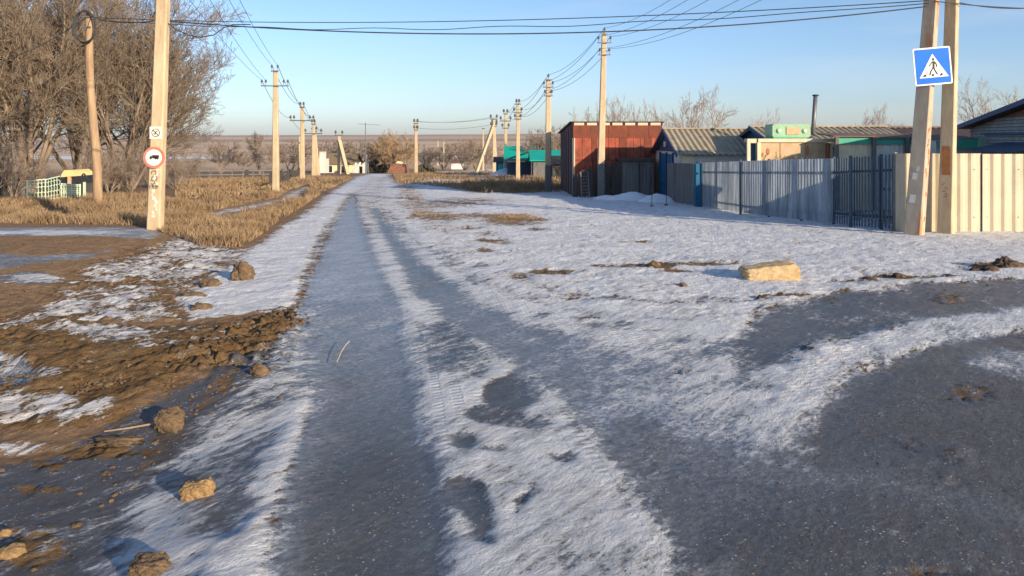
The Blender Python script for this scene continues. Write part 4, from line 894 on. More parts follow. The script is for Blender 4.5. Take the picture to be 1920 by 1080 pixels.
# pale porch with green band
def porch(label, pxa, pxb, y_, zt_px, band, posts, bandm=M['green_trim']):
    a, b = XD(pxa, y_), XD(pxb, y_); zg = gz(a, y_); zt = zpix(zt_px, y_); t = thing('veranda', label, 'veranda', ((a+b)/2, y_, zg))
    MB().box(a, b, y_-.02, y_+.03, zt-band, zt).build('eave_band', bandm, t)
    MB().ribbed([(a, y_+.05), (b, y_+.05)], lambda x, y: zg-.2, lambda x, y: zt-band, .14, .012).build('wall', M['white_plaster'] if pxa > 1638 else M['cream_plaster'], t)
    MB().hexa([(a-.1, y_-.12, zt+.002), (b+.05, y_-.12, zt+.002), (b+.05, y_+1.2, zt+.10), (a-.1, y_+1.2, zt+.10)], [(a-.1, y_-.12, zt+.04), (b+.05, y_-.12, zt+.04), (b+.05, y_+1.2, zt+.14), (a-.1, y_+1.2, zt+.14)]).build('roof', M['slate_red'], t)
    for p in posts: xx = XD(p, y_-.06); MB().box(xx-.05, xx+.05, y_-.14, y_-.025, zg-.2, zt+.0).build('post', M['grey_board'], t)
    return t
porch('cream ribbed veranda wall with sea green band right of the tan annex', 1566, 1636, 23.6, 257, .22, (1568, 1638))
porch('white veranda wall with sea green band behind the two right poles', 1643, 1742, 23.9, 259, .20, (1700, 1735))
tv = thing('lean_to', 'sea green edged lean-to roof against the grey brick house', 'lean-to', (XD(1790, 22.5), 22.5, gz(14, 22.5)))
a, b = XD(1752, 22.5), XD(1832, 22.5); zt = zpix(262, 22.5)
MB().hexa([(a, 22.3, zt-.02), (b, 22.3, zt-.02), (b, 23.8, zt+.10), (a, 23.8, zt+.10)], [(a, 22.3, zt+.04), (b, 22.3, zt+.04), (b, 23.8, zt+.16), (a, 23.8, zt+.16)]).build('roof', M['slate_red'], tv)
MB().box(a, b-.05, 22.28, 22.298, zt-.26, zt+.02).build('eave_band', M['green_trim'], tv)
MB().box(a+.05, b-.1, 22.5, 23.5, gz(14, 22.5)-.2, zt-.03).build('wall', M['white_plaster'], tv)
MB().prism([(b-.15, 22.27, zt-.30), (b+.04, 22.27, zt-.30), (b+.10, 22.27, zt+.10), (b-.1, 22.27, zt+.02)], (0, -.03, 0)).build('gutter_end', M['green_paint'], tv)

# brick house at the right edge: gable end turned to the street, in shade
A_ = Vector((XD(1793, 25), 25, 0)); R_ = Vector((XD(1926, 19.6), 19.6, 0)); hw_ = (R_-A_).length; u_ = (R_-A_).normalized(); n_ = Vector((-u_.y, u_.x, 0)); n_ = n_ if n_.x > 0 else -n_
zg = gz(14, 22); zE = zpix(238, 25); zR = zpix(186, 19.6); sl_ = (zR-zE)/hw_
tb = thing('brick_house', 'shaded grey brick house with dark blue roof edge at the right', 'house', (R_.x, R_.y, zg))
def hp(s_, dp, z): q = A_+u_*s_+n_*dp; return (q.x, q.y, z)
def rz_(s_): return zR-abs(s_-hw_)*sl_
zBk = zpix(217, 20.5); k_ = min((zR-.10-zBk)/sl_, 9); e_ = .4
MB().prism([hp(e_, .3, zg-.3), hp(hw_+k_, .3, zg-.3), hp(hw_+k_, .3, zBk), hp(hw_-k_, .3, zBk), hp(e_, .3, rz_(e_)-.1)], n_*5.5).build('wall', M['brick_grey'], tb)
MB().prism([hp(hw_-k_+.02, .31, zBk+.004), hp(hw_+k_-.02, .31, zBk+.004), hp(hw_, .31, zR-.11)], n_*5.4).build('gable', M['brick_red'], tb)
for s0 in (-.1, hw_+k_+.3):
    zz = rz_(s0)
    MB().hexa([hp(s0, 0, zz-.06), hp(hw_, 0, zR-.06), hp(hw_, 6, zR-.06), hp(s0, 6, zz-.06)], [hp(s0, 0, zz+.02), hp(hw_, 0, zR+.02), hp(hw_, 6, zR+.02), hp(s0, 6, zz+.02)]).build('roof', M['slate_red'], tb)
    MB().hexa([hp(s0, -.04, zz-.10), hp(hw_, -.04, zR-.10), hp(hw_, -.004, zR-.10), hp(s0, -.004, zz-.10)], [hp(s0, -.04, zz+.04), hp(hw_, -.04, zR+.04), hp(hw_, -.004, zR+.04), hp(s0, -.004, zz+.04)]).build('fascia', M['blue_dark'], tb)
za1 = zpix(252, 21); MB().hexa([hp(1.6, .2, za1), hp(hw_+1, .2, za1), hp(hw_+1, .298, za1), hp(1.6, .298, za1)], [hp(1.6, .2, za1+.06), hp(hw_+1, .2, za1+.06), hp(hw_+1, .298, za1+.06), hp(1.6, .298, za1+.06)]).build('porch_beam', M['blue_dark'], tb)
za1 = zpix(276, 20); MB().hexa([hp(3.2, -.6, za1-.12), hp(hw_+1, -.6, za1-.12), hp(hw_+1, .29, za1+.1), hp(3.2, .29, za1+.1)], [hp(3.2, -.6, za1-.09), hp(hw_+1, -.6, za1-.09), hp(hw_+1, .29, za1+.13), hp(3.2, .29, za1+.13)]).build('porch_roof', M['dark_paint'], tb)

# ------------------------------------------------------------------ fences on the right
FH = 1.66
xcn, ycn = 8.62, 16.55
tC = thing('corrugated_fence', 'cream corrugated metal fence facing the junction on the right', 'fence', (12, ycn, gz(12, ycn)))
zft = zpix(288, 16.3)
edges = [xcn+.05, xcn+1.72, xcn+3.3, xcn+4.9, xcn+6.5, xcn+8.1, xcn+9.7]
for k in range(6):
    a, b = edges[k]+.004, edges[k+1]-.004; yy = ycn-.10-.006*(k % 2)
    MB().ribbed([(a, yy), (b, yy)], lambda x, y: gz(x, y)+.01, lambda x, y, k=k: zft-.01*(k % 2), .235, .030, .004, 1, .45).build('panel', M['corr_cream'], tC)
    MB().box(edges[k]-.02, edges[k]+.02, yy+.03, yy+.08, gz(a, yy)-.2, zft-.03).build('post', M['steel'], tC)
for z_ in (zft-.35, gz(10, ycn)+.35): MB().box(xcn+.05, edges[-1], ycn-.06, ycn-.03, z_-.02, z_+.02).build('rail', M['steel'], tC)
mb_ = MB()
for k in range(6):
    for i in range(3):
        xx = edges[k]+.10+i*.7
        for z_ in (zft-.35, gz(10, ycn)+.35): mb_.tube([(xx, ycn-.14, z_), (xx, ycn-.155, z_)], .012, 6)
mb_.build('screws', M['steel'], tC)
# splayed cream panel at the corner
tc_ = thing('corner_panel', 'narrow cream corrugated panel joining the fences behind the leaning pole', 'fence', (xcn, ycn, gz(xcn, ycn)))
MB().ribbed([(XD(1679, 16.75), 16.75), (xcn+.04, ycn-.12)], lambda x, y: gz(x, y)+.01, lambda x, y: zft+.0, .18, .022, .004, 1).build('panel', M['corr_cream'], tc_)
MB().box(XD(1679, 16.75)-.03, XD(1679, 16.75)+.02, 16.72, 16.80, gz(8.6, 16.7)-.2, zft+.02).build('post', M['steel'], tc_)

# side fence: translucent sheets on blue-grey posts and rails, curving away
fpath = [(XD(1676, 16.8), 16.8), (XD(1620, 17.3), 17.35), (XD(1566, 18.2), 18.3), (XD(1480, 19.7), 19.8), (XD(1395, 21.7), 21.8), (XD(1318, 25.2), 25.2)]
ftop = [290, 294, 297, 299, 302, 305]
def ztop_side(k): return zpix(ftop[k], fpath[k][1])
tS2 = thing('side_fence', 'curving translucent sheet fence with dark blue posts and rails along the snowy verge', 'fence', (fpath[3][0], fpath[3][1], gz(*fpath[3])))
def seg_lerp(a, b, f): return (a[0]+(b[0]-a[0])*f, a[1]+(b[1]-a[1])*f)
def run(pts, tops, mt, nm, par, pitch=.11, dep=.014):
    for k in range(len(pts)-1):
        a, b = pts[k], pts[k+1]; za_, zb2 = tops[k], tops[k+1]; L2 = (b[0]-a[0])**2+(b[1]-a[1])**2
        f = lambda x, y: za_+(zb2-za_)*((x-a[0])*(b[0]-a[0])+(y-a[1])*(b[1]-a[1]))/L2
        MB().ribbed([a, b], lambda x, y: gz(x, y)+.06, f, pitch, dep, .003, -1).build(nm, mt, par)
tops = [ztop_side(k) for k in range(6)]
run(fpath[2:], tops[2:], M['poly'], 'sheet', tS2)
# pickets with gaps nearest the corner
mb_ = MB()
for k in (0, 1):
    a, b = Vector((*fpath[k], 0)), Vector((*fpath[k+1], 0)); L = (b-a).length; n_ = int(L/.078); d = (b-a).normalized(); nn = Vector((-d.y, d.x, 0))
    for i in range(n_):
        p = a.lerp(b, (i+.25)/n_); hw = .017; z0 = gz(p.x, p.y)+.05; z1 = tops[k]+(tops[k+1]-tops[k])*i/n_+random.uniform(-.01, .01)
        c = [p-d*hw, p+d*hw, p+d*hw+nn*.014, p-d*hw+nn*.014]
        mb_.hexa([(v.x, v.y, z0) for v in c], [(v.x, v.y, z1) for v in c])
mb_.build('pickets', M['dark_paint'], tS2)
# supports on the yard side
for k in range(5):
    a, b = fpath[k], fpath[k+1]
    for fz in (.80, .18):
        def zz(pt, tp): return gz(*pt)+(tp-gz(*pt))*fz
        off = -.06
        MB().beam((a[0]-off, a[1], zz(a, tops[k])), (b[0]-off, b[1], zz(b, tops[k+1])), .03, .055).build('rail', M['dark_paint'], tS2)
posts = [(0, .0), (0, .5), (1, .3), (2, .05), (2, .75), (3, .45), (3, 1.0), (4, .6), (4, 1.)]
for k, f in posts:
    p = seg_lerp(fpath[k], fpath[k+1], f); tz = tops[k]+(tops[k+1]-tops[k])*f
    o_ = -.10 if (k, f) in ((3, 1.0), (4, 1.), (1, .3)) else .04
    MB().box(p[0]+o_, p[0]+o_+.055, p[1]-.035, p[1]+.035, gz(*p)-.2, tz+.04).build('post', M['dark_paint'], tS2)
# yard clutter behind the pickets
yc2 = 20.4
tq = thing('garden_gate', 'small white garden gate seen through the picket gaps', 'gate', (11, yc2, gz(11, yc2)))
for k in range(9): MB().box(10.2+k*.16, 10.26+k*.16, yc2, yc2+.02, gz(11, yc2)-.1, gz(11, yc2)+1.0).build('slat', M['white_plaster'], tq)
for q in (.2, .8): MB().box(10.15, 11.6, yc2+.021, yc2+.05, gz(11, yc2)+q-.04, gz(11, yc2)+q+.04).build('rail', M['grey_board'], tq)

# blue post box and grey panel beyond
bp_ = (XD(1309, 25.5), 25.5)
tU = thing('gate_post', 'broad bright blue steel gate post ending the curved fence', 'post', (*bp_, gz(*bp_)))
MB().box(bp_[0]-.12, bp_[0]+.12, 25.4, 25.62, gz(*bp_)-.2, zpix(307, 25.4)).build('shaft', M['blue_paint'], tU)
MB().box(bp_[0]-.06, bp_[0]+.10, 25.44, 25.58, zpix(307, 25.4)+.001, zpix(305, 25.4)+.03).build('cap', M['black_iron'], tU)
pts = [(bp_[0]-.13, 25.6), (XD(1252, 28.6), 28.7)]
tV = thing('sheet_gate', 'grey ribbed sheet gate left of the bright blue post', 'gate', (pts[0][0], pts[0][1], gz(*pts[0])))
run(pts, [zpix(307, 25.6), zpix(305, 28.6)], M['grey_board'], 'sheet', tV, .2, .02)
for p in pts: MB().box(p[0]-.03+.06, p[0]+.03+.06, p[1]-.03, p[1]+.03, gz(*p)-.2, zpix(308, 25.6)-.02).build('post', M['blue_dark'], tV)

# ------------------------------------------------------------------ far houses
def small_house(name, label, x0, x1, y0, dep, zg, ze, zr, wall, roofm, wins=(), chim=None, cat='house', grp=None, door=None):
    t = thing(name, label, cat, ((x0+x1)/2, y0, zg), grp); ym = y0+dep/2
    MB().prism([(x0, y0, zg-.4), (x0, y0+dep, zg-.6), (x0, y0+dep, ze), (x0, ym, zr-.05), (x0, y0, ze)], (x1-x0, 0, 0)).build('wall', wall, t)
    for s_, ye in ((1, y0-.35), (-1, y0+dep+.35)):
        zz = ze-.35*(zr-ze)/(dep/2)
        MB().hexa([(x0-.35, ye, zz), (x1+.35, ye, zz), (x1+.35, ym, zr), (x0-.35, ym, zr)], [(x0-.35, ye, zz+.1), (x1+.35, ye, zz+.1), (x1+.35, ym, zr+.1), (x0-.35, ym, zr+.1)]).build('roof', roofm, t)
    for (wx, wz, ww, wh) in wins:
        f = MB().box(wx-ww/2-.08, wx+ww/2+.08, y0-.04, y0-.002, wz-wh/2-.08, wz+wh/2+.08).build('window', M['white'], t)
        MB().box(wx-ww/2, wx+ww/2, y0-.06, y0-.042, wz-wh/2, wz+wh/2).build('pane', M['glass'], f)
    if chim: MB().box(chim-.25, chim+.25, ym-.25, ym+.25, zr-.3, zr+.8).build('chimney', M['brick_red'], t)
    return t
# pale yellow cottage
y_ = 104; a, b = XD(613, y_), XD(662, y_)
small_house('cottage', 'pale yellow cottage with brown roof at the end of the street on the left', a, b, y_, 5, gz(a, y_), zpix(306, y_), zpix(289, y_), M['yellow_wall'], M['roof_brown'], [(a+.5, zpix(317, y_), .5, .9), (a+2.3, zpix(317, y_), .5, .9)])
# white tower like store
a, b = XD(596, 100), XD(610, 100); zg = gz(a, 100)
t = thing('brick_shed', 'narrow pale tower-like shed left of the pale yellow cottage', 'shed', ((a+b)/2, 100, zg))
MB().box(a, b, 100, 102, zg-.3, zpix(298, 100)).build('wall', M['white_plaster'], t); MB().box(a+.15, b-.25, 100.2, 101.5, zpix(298, 100), zpix(285, 100)).build('turret', M['white_plaster'], t)
MB().box(a+.1, b-.2, 100.1, 101.6, zpix(285, 100), zpix(284, 100)+.05).build('cap', M['slate'], t)
# ruined wall
a, b = XD(662, 100), XD(690, 100); zg = gz(a, 100)
t = thing('ruin', 'broken pale wall with dark openings right of the pale yellow cottage', 'ruined building', ((a+b)/2, 100, zg))
m_ = MB(); tops_ = [312, 305, 307, 304, 309, 306, 304, 306, 322]
for k in range(8):
    u0, u1 = a+(b-a)*k/8, a+(b-a)*(k+1)/8-.001
    if k in (3, 4): m_.box(u0, u1, 100, 100.4, zpix(312, 100), zpix(tops_[k], 100))
    else: m_.box(u0, u1, 100, 100.4+.001*k, zg-.3, zpix(tops_[k], 100))
m_.build('wall', M['white_plaster'], t); MB().box(a+(b-a)*.37, a+(b-a)*.63, 100.5, 100.6, zg-.3, zpix(312, 100)).build('back_wall', M['old_wood'], t)
# roofless mud house by the orange tree
a, b = XD(742, 100), XD(764, 100)
t = thing('ruin', 'reddish mud ruin with a pale slanting top below the orange tree', 'ruined building', ((a+b)/2, 98, gz(a, 98)))
MB().prism([(a-1, 98, gz(a, 98)-.4), (b+.3, 98, gz(a, 98)-.4), (b, 98, zpix(308, 98)), (a+.8, 98, zpix(304, 98)), (a-.4, 98, zpix(312, 98))], (0, 2.5, 0)).build('wall', M['brick_red'], t)
MB().prism([(a+.3, 97.9, zpix(306, 98)), (b+.1, 97.9, zpix(308, 98)), (b+.1, 97.9, zpix(306, 98)), (b-.5, 97.9, zpix(303, 98)), (a+.6, 97.9, zpix(302, 98))], (0, .3, 0)).build('broken_gable', M['cream_plaster'], t)
# turquoise roofed house
y_ = 78; a, b = XD(951, y_), XD(996, y_); zg = gz(a, y_)
t = small_house('house', 'house with bright turquoise metal roof beyond the grass pole', a, b, y_, 6, zg, zpix(300, y_), zpix(274, y_+3)-.1, M['dark_paint'], M['turquoise'], [], None)
MB().prism([(b-2.6, y_-1.6, zpix(299, y_)), (b+.15, y_-1.6, zpix(284, y_)), (b+.15, y_-1.6, zpix(282, y_)), (b-2.6, y_-1.6, zpix(297, y_))], (0, 1.4, 0)).build('porch_roof', M['black_iron'], t)
MB().box(a+.0, b-.6, y_-.42, y_-.36, zpix(304, y_)+.0, zpix(301, y_)).build('eave_board', M['cream_plaster'], t)
cx = XD(990, 80.5); MB().box(cx-.28, cx+.28, 80.4, 80.95, zpix(278, 80), zpix(268, 80)).build('chimney', M['brick_grey'], t)
y_ = 72; a, b = XD(1000, y_), XD(1046, y_); zg = gz(a, y_)
small_house('barn', 'grey board barn with pale green roof between turquoise house and red shed', a, b, y_, 6, zg, zpix(300, y_), zpix(283, y_+3), M['grey_board'], M['turquoise'], [], cat='barn')
y_ = 88; a, b = XD(930, y_), XD(944, y_); zg = gz(a, y_)
t = small_house('shed', 'tiny deep blue shed left of the turquoise roofed house', a, b, y_, 3, zg, zpix(303, y_), zpix(296, y_), M['blue_paint'], M['old_wood'], [], cat='shed')
MB().box(a+.25, a+.75, y_-.05, y_-.002, zg, zpix(306, y_)).build('door', M['turquoise'], t)
y_ = 60; a, b = XD(1036, y_), XD(1058, y_); small_house('shed', 'dark low shed with cream corner just left of the red metal shed', a, b, y_, 4, gz(a, y_), zpix(306, y_), zpix(294, y_+2), M['old_wood'], M['old_wood'], [], cat='shed')
y_ = 170; a, b = XD(846, y_), XD(866, y_); small_house('far_house', 'long low white far house among bushes in the valley', a, b, y_, 5, gz(a, y_), zpix(305, y_), zpix(300, y_), M['white'], M['slate_red'], [], cat='house', grp='houses far down the valley')
y_ = 190; a, b = XD(366, y_), XD(392, y_); small_house('far_house', 'low pale far house on the left beyond the rail fence', a, b, y_, 5, gz(a, y_), zpix(320, y_), zpix(316, y_), M['white'], M['slate_red'], [], cat='house', grp='houses far down the valley')
# snow heap
def heap(cx, cy, rx, ry, h, m, name, label, cat, seed=1, kind=None, n=26):
    rs = random.Random(seed); vs = []; fs = []
    for j in range(n+1):
        for i in range(n+1):
            u = i/n*2-1; v = j/n*2-1; r_ = math.hypot(u, v); hh = max(0, 1-r_**1.6)*h*(.75+.5*float(fbm(np.array(u*2.2+seed), np.array(v*2.2), 3)))
            x, y = cx+u*rx, cy+v*ry; vs.append((x, y, gz(x, y)-.05+hh+(0.02 if r_ < 1 else -.05)))
    for j in range(n):
        for i in range(n): a = j*(n+1)+i; fs.append((a, a+1, a+n+2, a+n+1))
    o = MB().add(vs, fs).build(name, m, None, True); recentre(o, (cx, cy, gz(cx, cy)))
    if kind: o['kind'] = kind
    return tag(o, label, cat)
heap(XD(950, 80), 80, 2.2, 2, .75, M['snow_pile'], 'snow_heap', 'rounded snow heap around the foot of the far pole by the turquoise house', 'snow heap', 3)
heap(XD(1185, 29.6), 29.6, 1.3, .7, .34, M['snow_pile'], 'snow_heap', 'low lumpy snow heap along the plank shed', 'snow heap', 5)
heap(XD(1235, 28.3), 28.3, .9, .6, .34, M['snow_pile'], 'snow_heap', 'low lumpy snow heap below the blue doors', 'snow heap', 8)
heap(XD(1140, 30.2), 30.2, .8, .5, .22, M['snow_pile'], 'snow_heap', 'small snow heap right of the tall pole foot', 'snow heap', 9)
for px, py, lb in ((1222, 388, 'thin iron peg standing in the snow left of the blue doors'), (1249, 386, 'thin iron peg with a small base before the grey sheet gate')):
    x, y = P(px, py); t = thing('iron_peg', lb, 'peg', base(x, y), 'iron pegs in the snow')
    MB().tube([(x, y, gz(x, y)-.1), (x+.01, y, gz(x, y)+.5)], .012, 6).build('rod', M['black_iron'], t); MB().box(x-.06, x+.06, y-.05, y+.05, gz(x, y), gz(x, y)+.05).build('foot', M['black_iron'], t)

# ------------------------------------------------------------------ left side: ornamental enclosure, gate, hut, fences
def orn_panel(t, a, b, za_, zb2, zg, n=9):
    MB().tube([(a[0], a[1], zg-.1), (a[0], a[1], za_+.03)], .022, 6).build('post', M['mint'], t)
    MB().tube([(a[0], a[1], za_), (b[0], b[1], zb2)], .02, 6).build('top_rail', M['mint'], t)
    MB().tube([(a[0], a[1], zg+.12), (b[0], b[1], zg+.12)], .016, 6).build('bottom_rail', M['mint'], t)
    m_ = MB()
    for k in range(1, n):
        f = k/n; x = a[0]+(b[0]-a[0])*f; y = a[1]+(b[1]-a[1])*f; zt = za_+(zb2-za_)*f; m_.tube([(x, y, zg+.05), (x, y, zt-.04*(k % 2))], .011, 5)
    for k in range(n):
        f = (k+.5)/n; x = a[0]+(b[0]-a[0])*f; y = a[1]+(b[1]-a[1])*f; zt = za_+(zb2-za_)*f
        for zc, r_ in ((zg+(zt-zg)*.78, .06), (zg+(zt-zg)*.58, .075), (zg+(zt-zg)*.36, .06)):
            m_.tube([(x+r_*math.cos(q*math.pi/5), y, zc+r_*1.3*math.sin(q*math.pi/5)) for q in range(11)], .010, 4, False)
    m_.build('scroll_infill', M['mint'], t)
d0 = 24.6; zg = gz(XD(50, d0), d0)
t = thing('ornamental_fence', 'left wavy topped mint green scrollwork fence panel in dry grass', 'fence', (XD(80, d0), d0, zg), 'mint green ornamental fence panels')
orn_panel(t, (XD(51, d0), d0), (XD(85, d0+.3), d0+.3), zpix(340, d0), zpix(337, d0), zg, 5); orn_panel(t, (XD(85, d0+.3), d0+.3), (XD(112, d0+.9), d0+.9), zpix(338, d0), zpix(333, d0), zg, 5)
t = thing('ornamental_fence', 'lower right mint green scrollwork fence panel beside the black gate', 'fence', (XD(130, 25.8), 25.8, zg), 'mint green ornamental fence panels')
orn_panel(t, (XD(115, 25.8), 25.8), (XD(134, 25.9), 25.9), zpix(345, 25.8), zpix(346, 25.8), zg, 4); orn_panel(t, (XD(134, 25.9), 25.9), (XD(150, 26), 26), zpix(346, 26), zpix(347, 26), zg, 3)
MB().tube([(XD(150, 26), 26, zg-.1), (XD(150, 26), 26, zpix(345, 26))], .03, 6).build('post', M['mint'], t)
t = thing('iron_gate', 'black iron gate with one pale post between mint fence and wooden pole', 'gate', (XD(158, 26.6), 26.6, zg))
MB().box(XD(151, 26.6), XD(159, 26.6), 26.5, 26.56, zg-.1, zpix(338, 26.6)).build('leaf', M['black_iron'], t)
MB().box(XD(160, 26.6), XD(162.5, 26.6), 26.45, 26.55, zg-.1, zpix(341, 26.6)).build('pale_post', M['mint'], t)
MB().tube([(XD(150+14*f, 26.7), 26.7, zpix(340-14*math.sin(f*3.14), 26.7)) for f in [k/12 for k in range(13)]], .03, 6).build('arch', M['black_iron'], t)
d1 = 29.; a, b = XD(116, d1), XD(148, d1); zg1 = gz(a, d1)
t = thing('hut', 'small hut with a pale yellow top and dark openings behind the mint fence', 'hut', ((a+b)/2, d1, zg1))
MB().box(a, b, d1, d1+1.2, zg1-.2, zpix(345, d1)).build('lower_wall', M['old_wood'], t)
MB().box(a+.05, b-.02, d1+.1, d1+1.1, zpix(345, d1), zpix(330, d1)).build('openings', M['black_iron'], t)
MB().box(a+.22, a+.32, d1-.01, d1+.09, zpix(346, d1), zpix(330, d1)).build('pillar', M['tan_board'], t)
MB().prism([(a-.02, d1-.05, zpix(332, d1)), (b-.05, d1-.05, zpix(330, d1)), (b-.12, d1-.05, zpix(324, d1)), (b-.25, d1-.05, zpix(319, d1)), (a+.12, d1-.05, zpix(319, d1)), (a+.02, d1-.05, zpix(326, d1))], (0, 1.2, 0)).build('top', M['yellow'], t)
# old dark board fence at the left edge
a, b = (XD(-140, 27), 27.), (XD(46, 30), 30.)
t = thing('board_fence', 'weathered dark board fence at the left edge under the trees', 'fence', (a[0], a[1], gz(*a)))
zA, zB_ = gz(*a), gz(*b)
board_run(MB(), a, b, lambda t_: min(zA, zB_)-.2, lambda t_: zpix(328, 29), .15, .02, .06).build('board_panel', M['old_wood'], t)
for f in (0, .33, .66, 1): p = seg_lerp(a, b, f); MB().box(p[0]-.05, p[0]+.05, p[1]-.12, p[1]-.02, zA-.3, zpix(326, 29)).build('post', M['grey_board'], t)
# post and rail fence across the left field
a, b = (XD(330, 62), 62.), (XD(548, 70), 70.)
t = thing('rail_fence', 'low grey post and rail fence crossing the field behind the left poles', 'fence', (a[0], a[1], gz(*a)))
for k in range(12):
    p = seg_lerp(a, b, k/11); MB().box(p[0]-.05, p[0]+.05, p[1]-.05, p[1]+.05, gz(*p)-.2, gz(*p)+random.uniform(.75, 1.0)).build('post', M['grey_board'], t)
for h_ in (.35, .7): MB().beam((a[0], a[1]-.07, gz(*a)+h_), (b[0], b[1]-.07, gz(*b)+h_), .05, .08).build('rail', M['grey_board'], t)
a, b = (XD(506, 44), 44.), (XD(561, 72), 72.)
t = thing('paling_fence', 'crooked dark paling fence running away right of the nearest left pole', 'fence', (a[0], a[1], gz(*a)))
m_ = MB()
for k in range(64):
    p = seg_lerp(a, b, k/63); q = random.uniform(-.1, .1); h_ = random.uniform(.45, .95)
    m_.beam((p[0], p[1], gz(*p)-.1), (p[0]+q, p[1]+q, gz(*p)+h_), random.uniform(.05, .13), .03)
for k in range(8): p, q = seg_lerp(a, b, k/8), seg_lerp(a, b, (k+1)/8); m_.beam((p[0], p[1], gz(*p)+.35), (q[0], q[1], gz(*q)+.35), .06, .08)
m_.build('paling_panel', M['old_wood'], t)

# ------------------------------------------------------------------ bare trees
def seg_mesh(segs, m, name, parent, n=3):
    a = np.array([s_[0] for s_ in segs]); b = np.array([s_[1] for s_ in segs]); r0 = np.array([s_[2] for s_ in segs])[:, None]; r1 = np.array([s_[3] for s_ in segs])[:, None]
    d = b-a; d /= np.linalg.norm(d, axis=1)[:, None]+1e-9; up = np.where(np.abs(d[:, 2:3]) > .9, [[1., 0, 0]], [[0, 0, 1.]])
    u = np.cross(d, up); u /= np.linalg.norm(u, axis=1)[:, None]; v = np.cross(d, u); vs = []
    for k in range(n):
        q = 2*math.pi*k/n; o_ = u*math.cos(q)+v*math.sin(q); vs += [a+o_*r0, b+o_*r1]
    V = np.stack(vs, 1).reshape(-1, 3); N = len(segs); base_ = np.arange(N)[:, None]*2*n
    fs = np.concatenate([base_+np.array([2*k, 2*((k+1) % n), 2*((k+1) % n)+1, 2*k+1]) for k in range(n)], 0)
    me = bpy.data.meshes.new(name); me.vertices.add(len(V)); me.vertices.foreach_set('co', V.astype(np.float32).ravel())
    me.loops.add(fs.size); me.loops.foreach_set('vertex_index', fs.astype(np.int32).ravel())
    me.polygons.add(len(fs)); me.polygons.foreach_set('loop_start', np.arange(0, fs.size, 4, dtype=np.int32)); me.polygons.foreach_set('loop_total', np.full(len(fs), 4, np.int32))
    me.update(); me.materials.append(m); o = bpy.data.objects.new(name, me); COL.objects.link(o); o.parent = parent; return o
def grow(rs, H, stems, spread, counts, r0, twig, wild=.35, upb=.25):
    trunk, limbs, twigs = [], [], []
    def rec(p, d, L, r, lv):
        out = twigs if lv >= 2 else (trunk if lv == 0 else limbs)
        k = (6, 4, 3, 2, 2)[lv]; seg = L/k; pts = [p]
        for i in range(k):
            d = (d+np.array([rs.gauss(0, 1), rs.gauss(0, 1), rs.gauss(0, .7)])*wild*.35+np.array([0, 0, upb*.3])).astype(float); d /= np.linalg.norm(d)
            q = pts[-1]+d*seg; a_, b_ = r*(1-.75*i/k), r*(1-.75*(i+1)/k)
            out.append((pts[-1], q, max(a_, twig), max(b_, twig*.7))); pts.append(q)
        if lv+1 < len(counts)+1 and lv < len(counts):
            for c in range(counts[lv]):
                f = (.22 if lv == 0 else .15)+(.78 if lv == 0 else .85)*(c+rs.random())/counts[lv]; i = min(int(f*k), k-1); pt = pts[i]+(pts[i+1]-pts[i])*(f*k-i)
                dd = (pts[i+1]-pts[i])/seg; az = rs.random()*2*math.pi; pr = np.cross(dd, [math.cos(az), math.sin(az), .3]); pr /= np.linalg.norm(pr)+1e-9
                ang = rs.uniform(.35, .95); nd = dd*math.cos(ang)+pr*math.sin(ang)
                rec(pt, nd, L*rs.uniform(.35, .62)*(1.1-.45*f), r*.5*(1-.5*f), lv+1)
    for s_ in range(stems):
        az = 2*math.pi*(s_+rs.random()*.7)/stems; sp = spread*rs.uniform(.4, 1.1)
        d = np.array([math.cos(az)*sp, math.sin(az)*sp, 1.]); d /= np.linalg.norm(d)
        rec(np.array([math.cos(az)*.05, math.sin(az)*.05, -.1]), d, H*rs.uniform(.75, 1.0), r0*rs.uniform(.7, 1.1), 0)
    return trunk, limbs, twigs
def tree_proto(seed, H, stems, spread, counts, r0, twig, m, wild=.35, upb=.25):
    tr, lm, tw = grow(random.Random(seed), H, stems, spread, counts, r0, twig, wild, upb)
    t = bpy.data.objects.new('bare_tree', None); COL.objects.link(t)
    seg_mesh(tr, m, 'trunk', t, 6); seg_mesh(lm+tw, m, 'crown', t, 3)
    return t
used_p = set()
def plant(proto, x, y, sc, label, grp=None, rz=None, cat='tree', sink=0., sx=1.):
    t = proto if proto.name not in used_p else copy_tree(proto)
    used_p.add(proto.name)
    t.location = (x, y, gz(x, y)-sink); t.scale = (sc*sx, sc*sx, sc); t.rotation_euler = (0, 0, random.uniform(0, 6.28) if rz is None else rz)
    tag(t, label, cat, grp); return t
gT = 'big bare trees on the left'
p1 = tree_proto(3, 9.0, 6, .30, (9, 9, 8, 3), .12, .0085, M['bark'], .33, .34)
p2 = tree_proto(8, 8.8, 7, .42, (9, 9, 8, 3), .11, .0085, M['bark'], .35, .32)
p3 = tree_proto(21, 8.2, 8, .66, (8, 9, 8, 3), .10, .0085, M['bark'], .35, .22)
big = [(p1, 60, 33, 1.05, 'huge bare tree behind the mint green fence'), (p2, 215, 35, .98, 'huge bare tree directly behind the wooden pole'), (p3, 246, 38, .92, 'spreading bare tree reaching out to the right past the near left pole'),
       (p2, -60, 30, 1.0, 'huge bare tree at the left edge over the dark board fence'), (p1, 150, 40, 1.15, 'tall bare tree seen left of the wooden pole through other branches'), (p3, 20, 42, 1.15, 'wide bare tree far behind at the left edge'), (p1, 284, 44, .85, 'bare tree furthest right and back of the big left group')]
for pr, px, d, sc, lb in big: plant(pr, XD(px, d), d, sc, lb, gT)
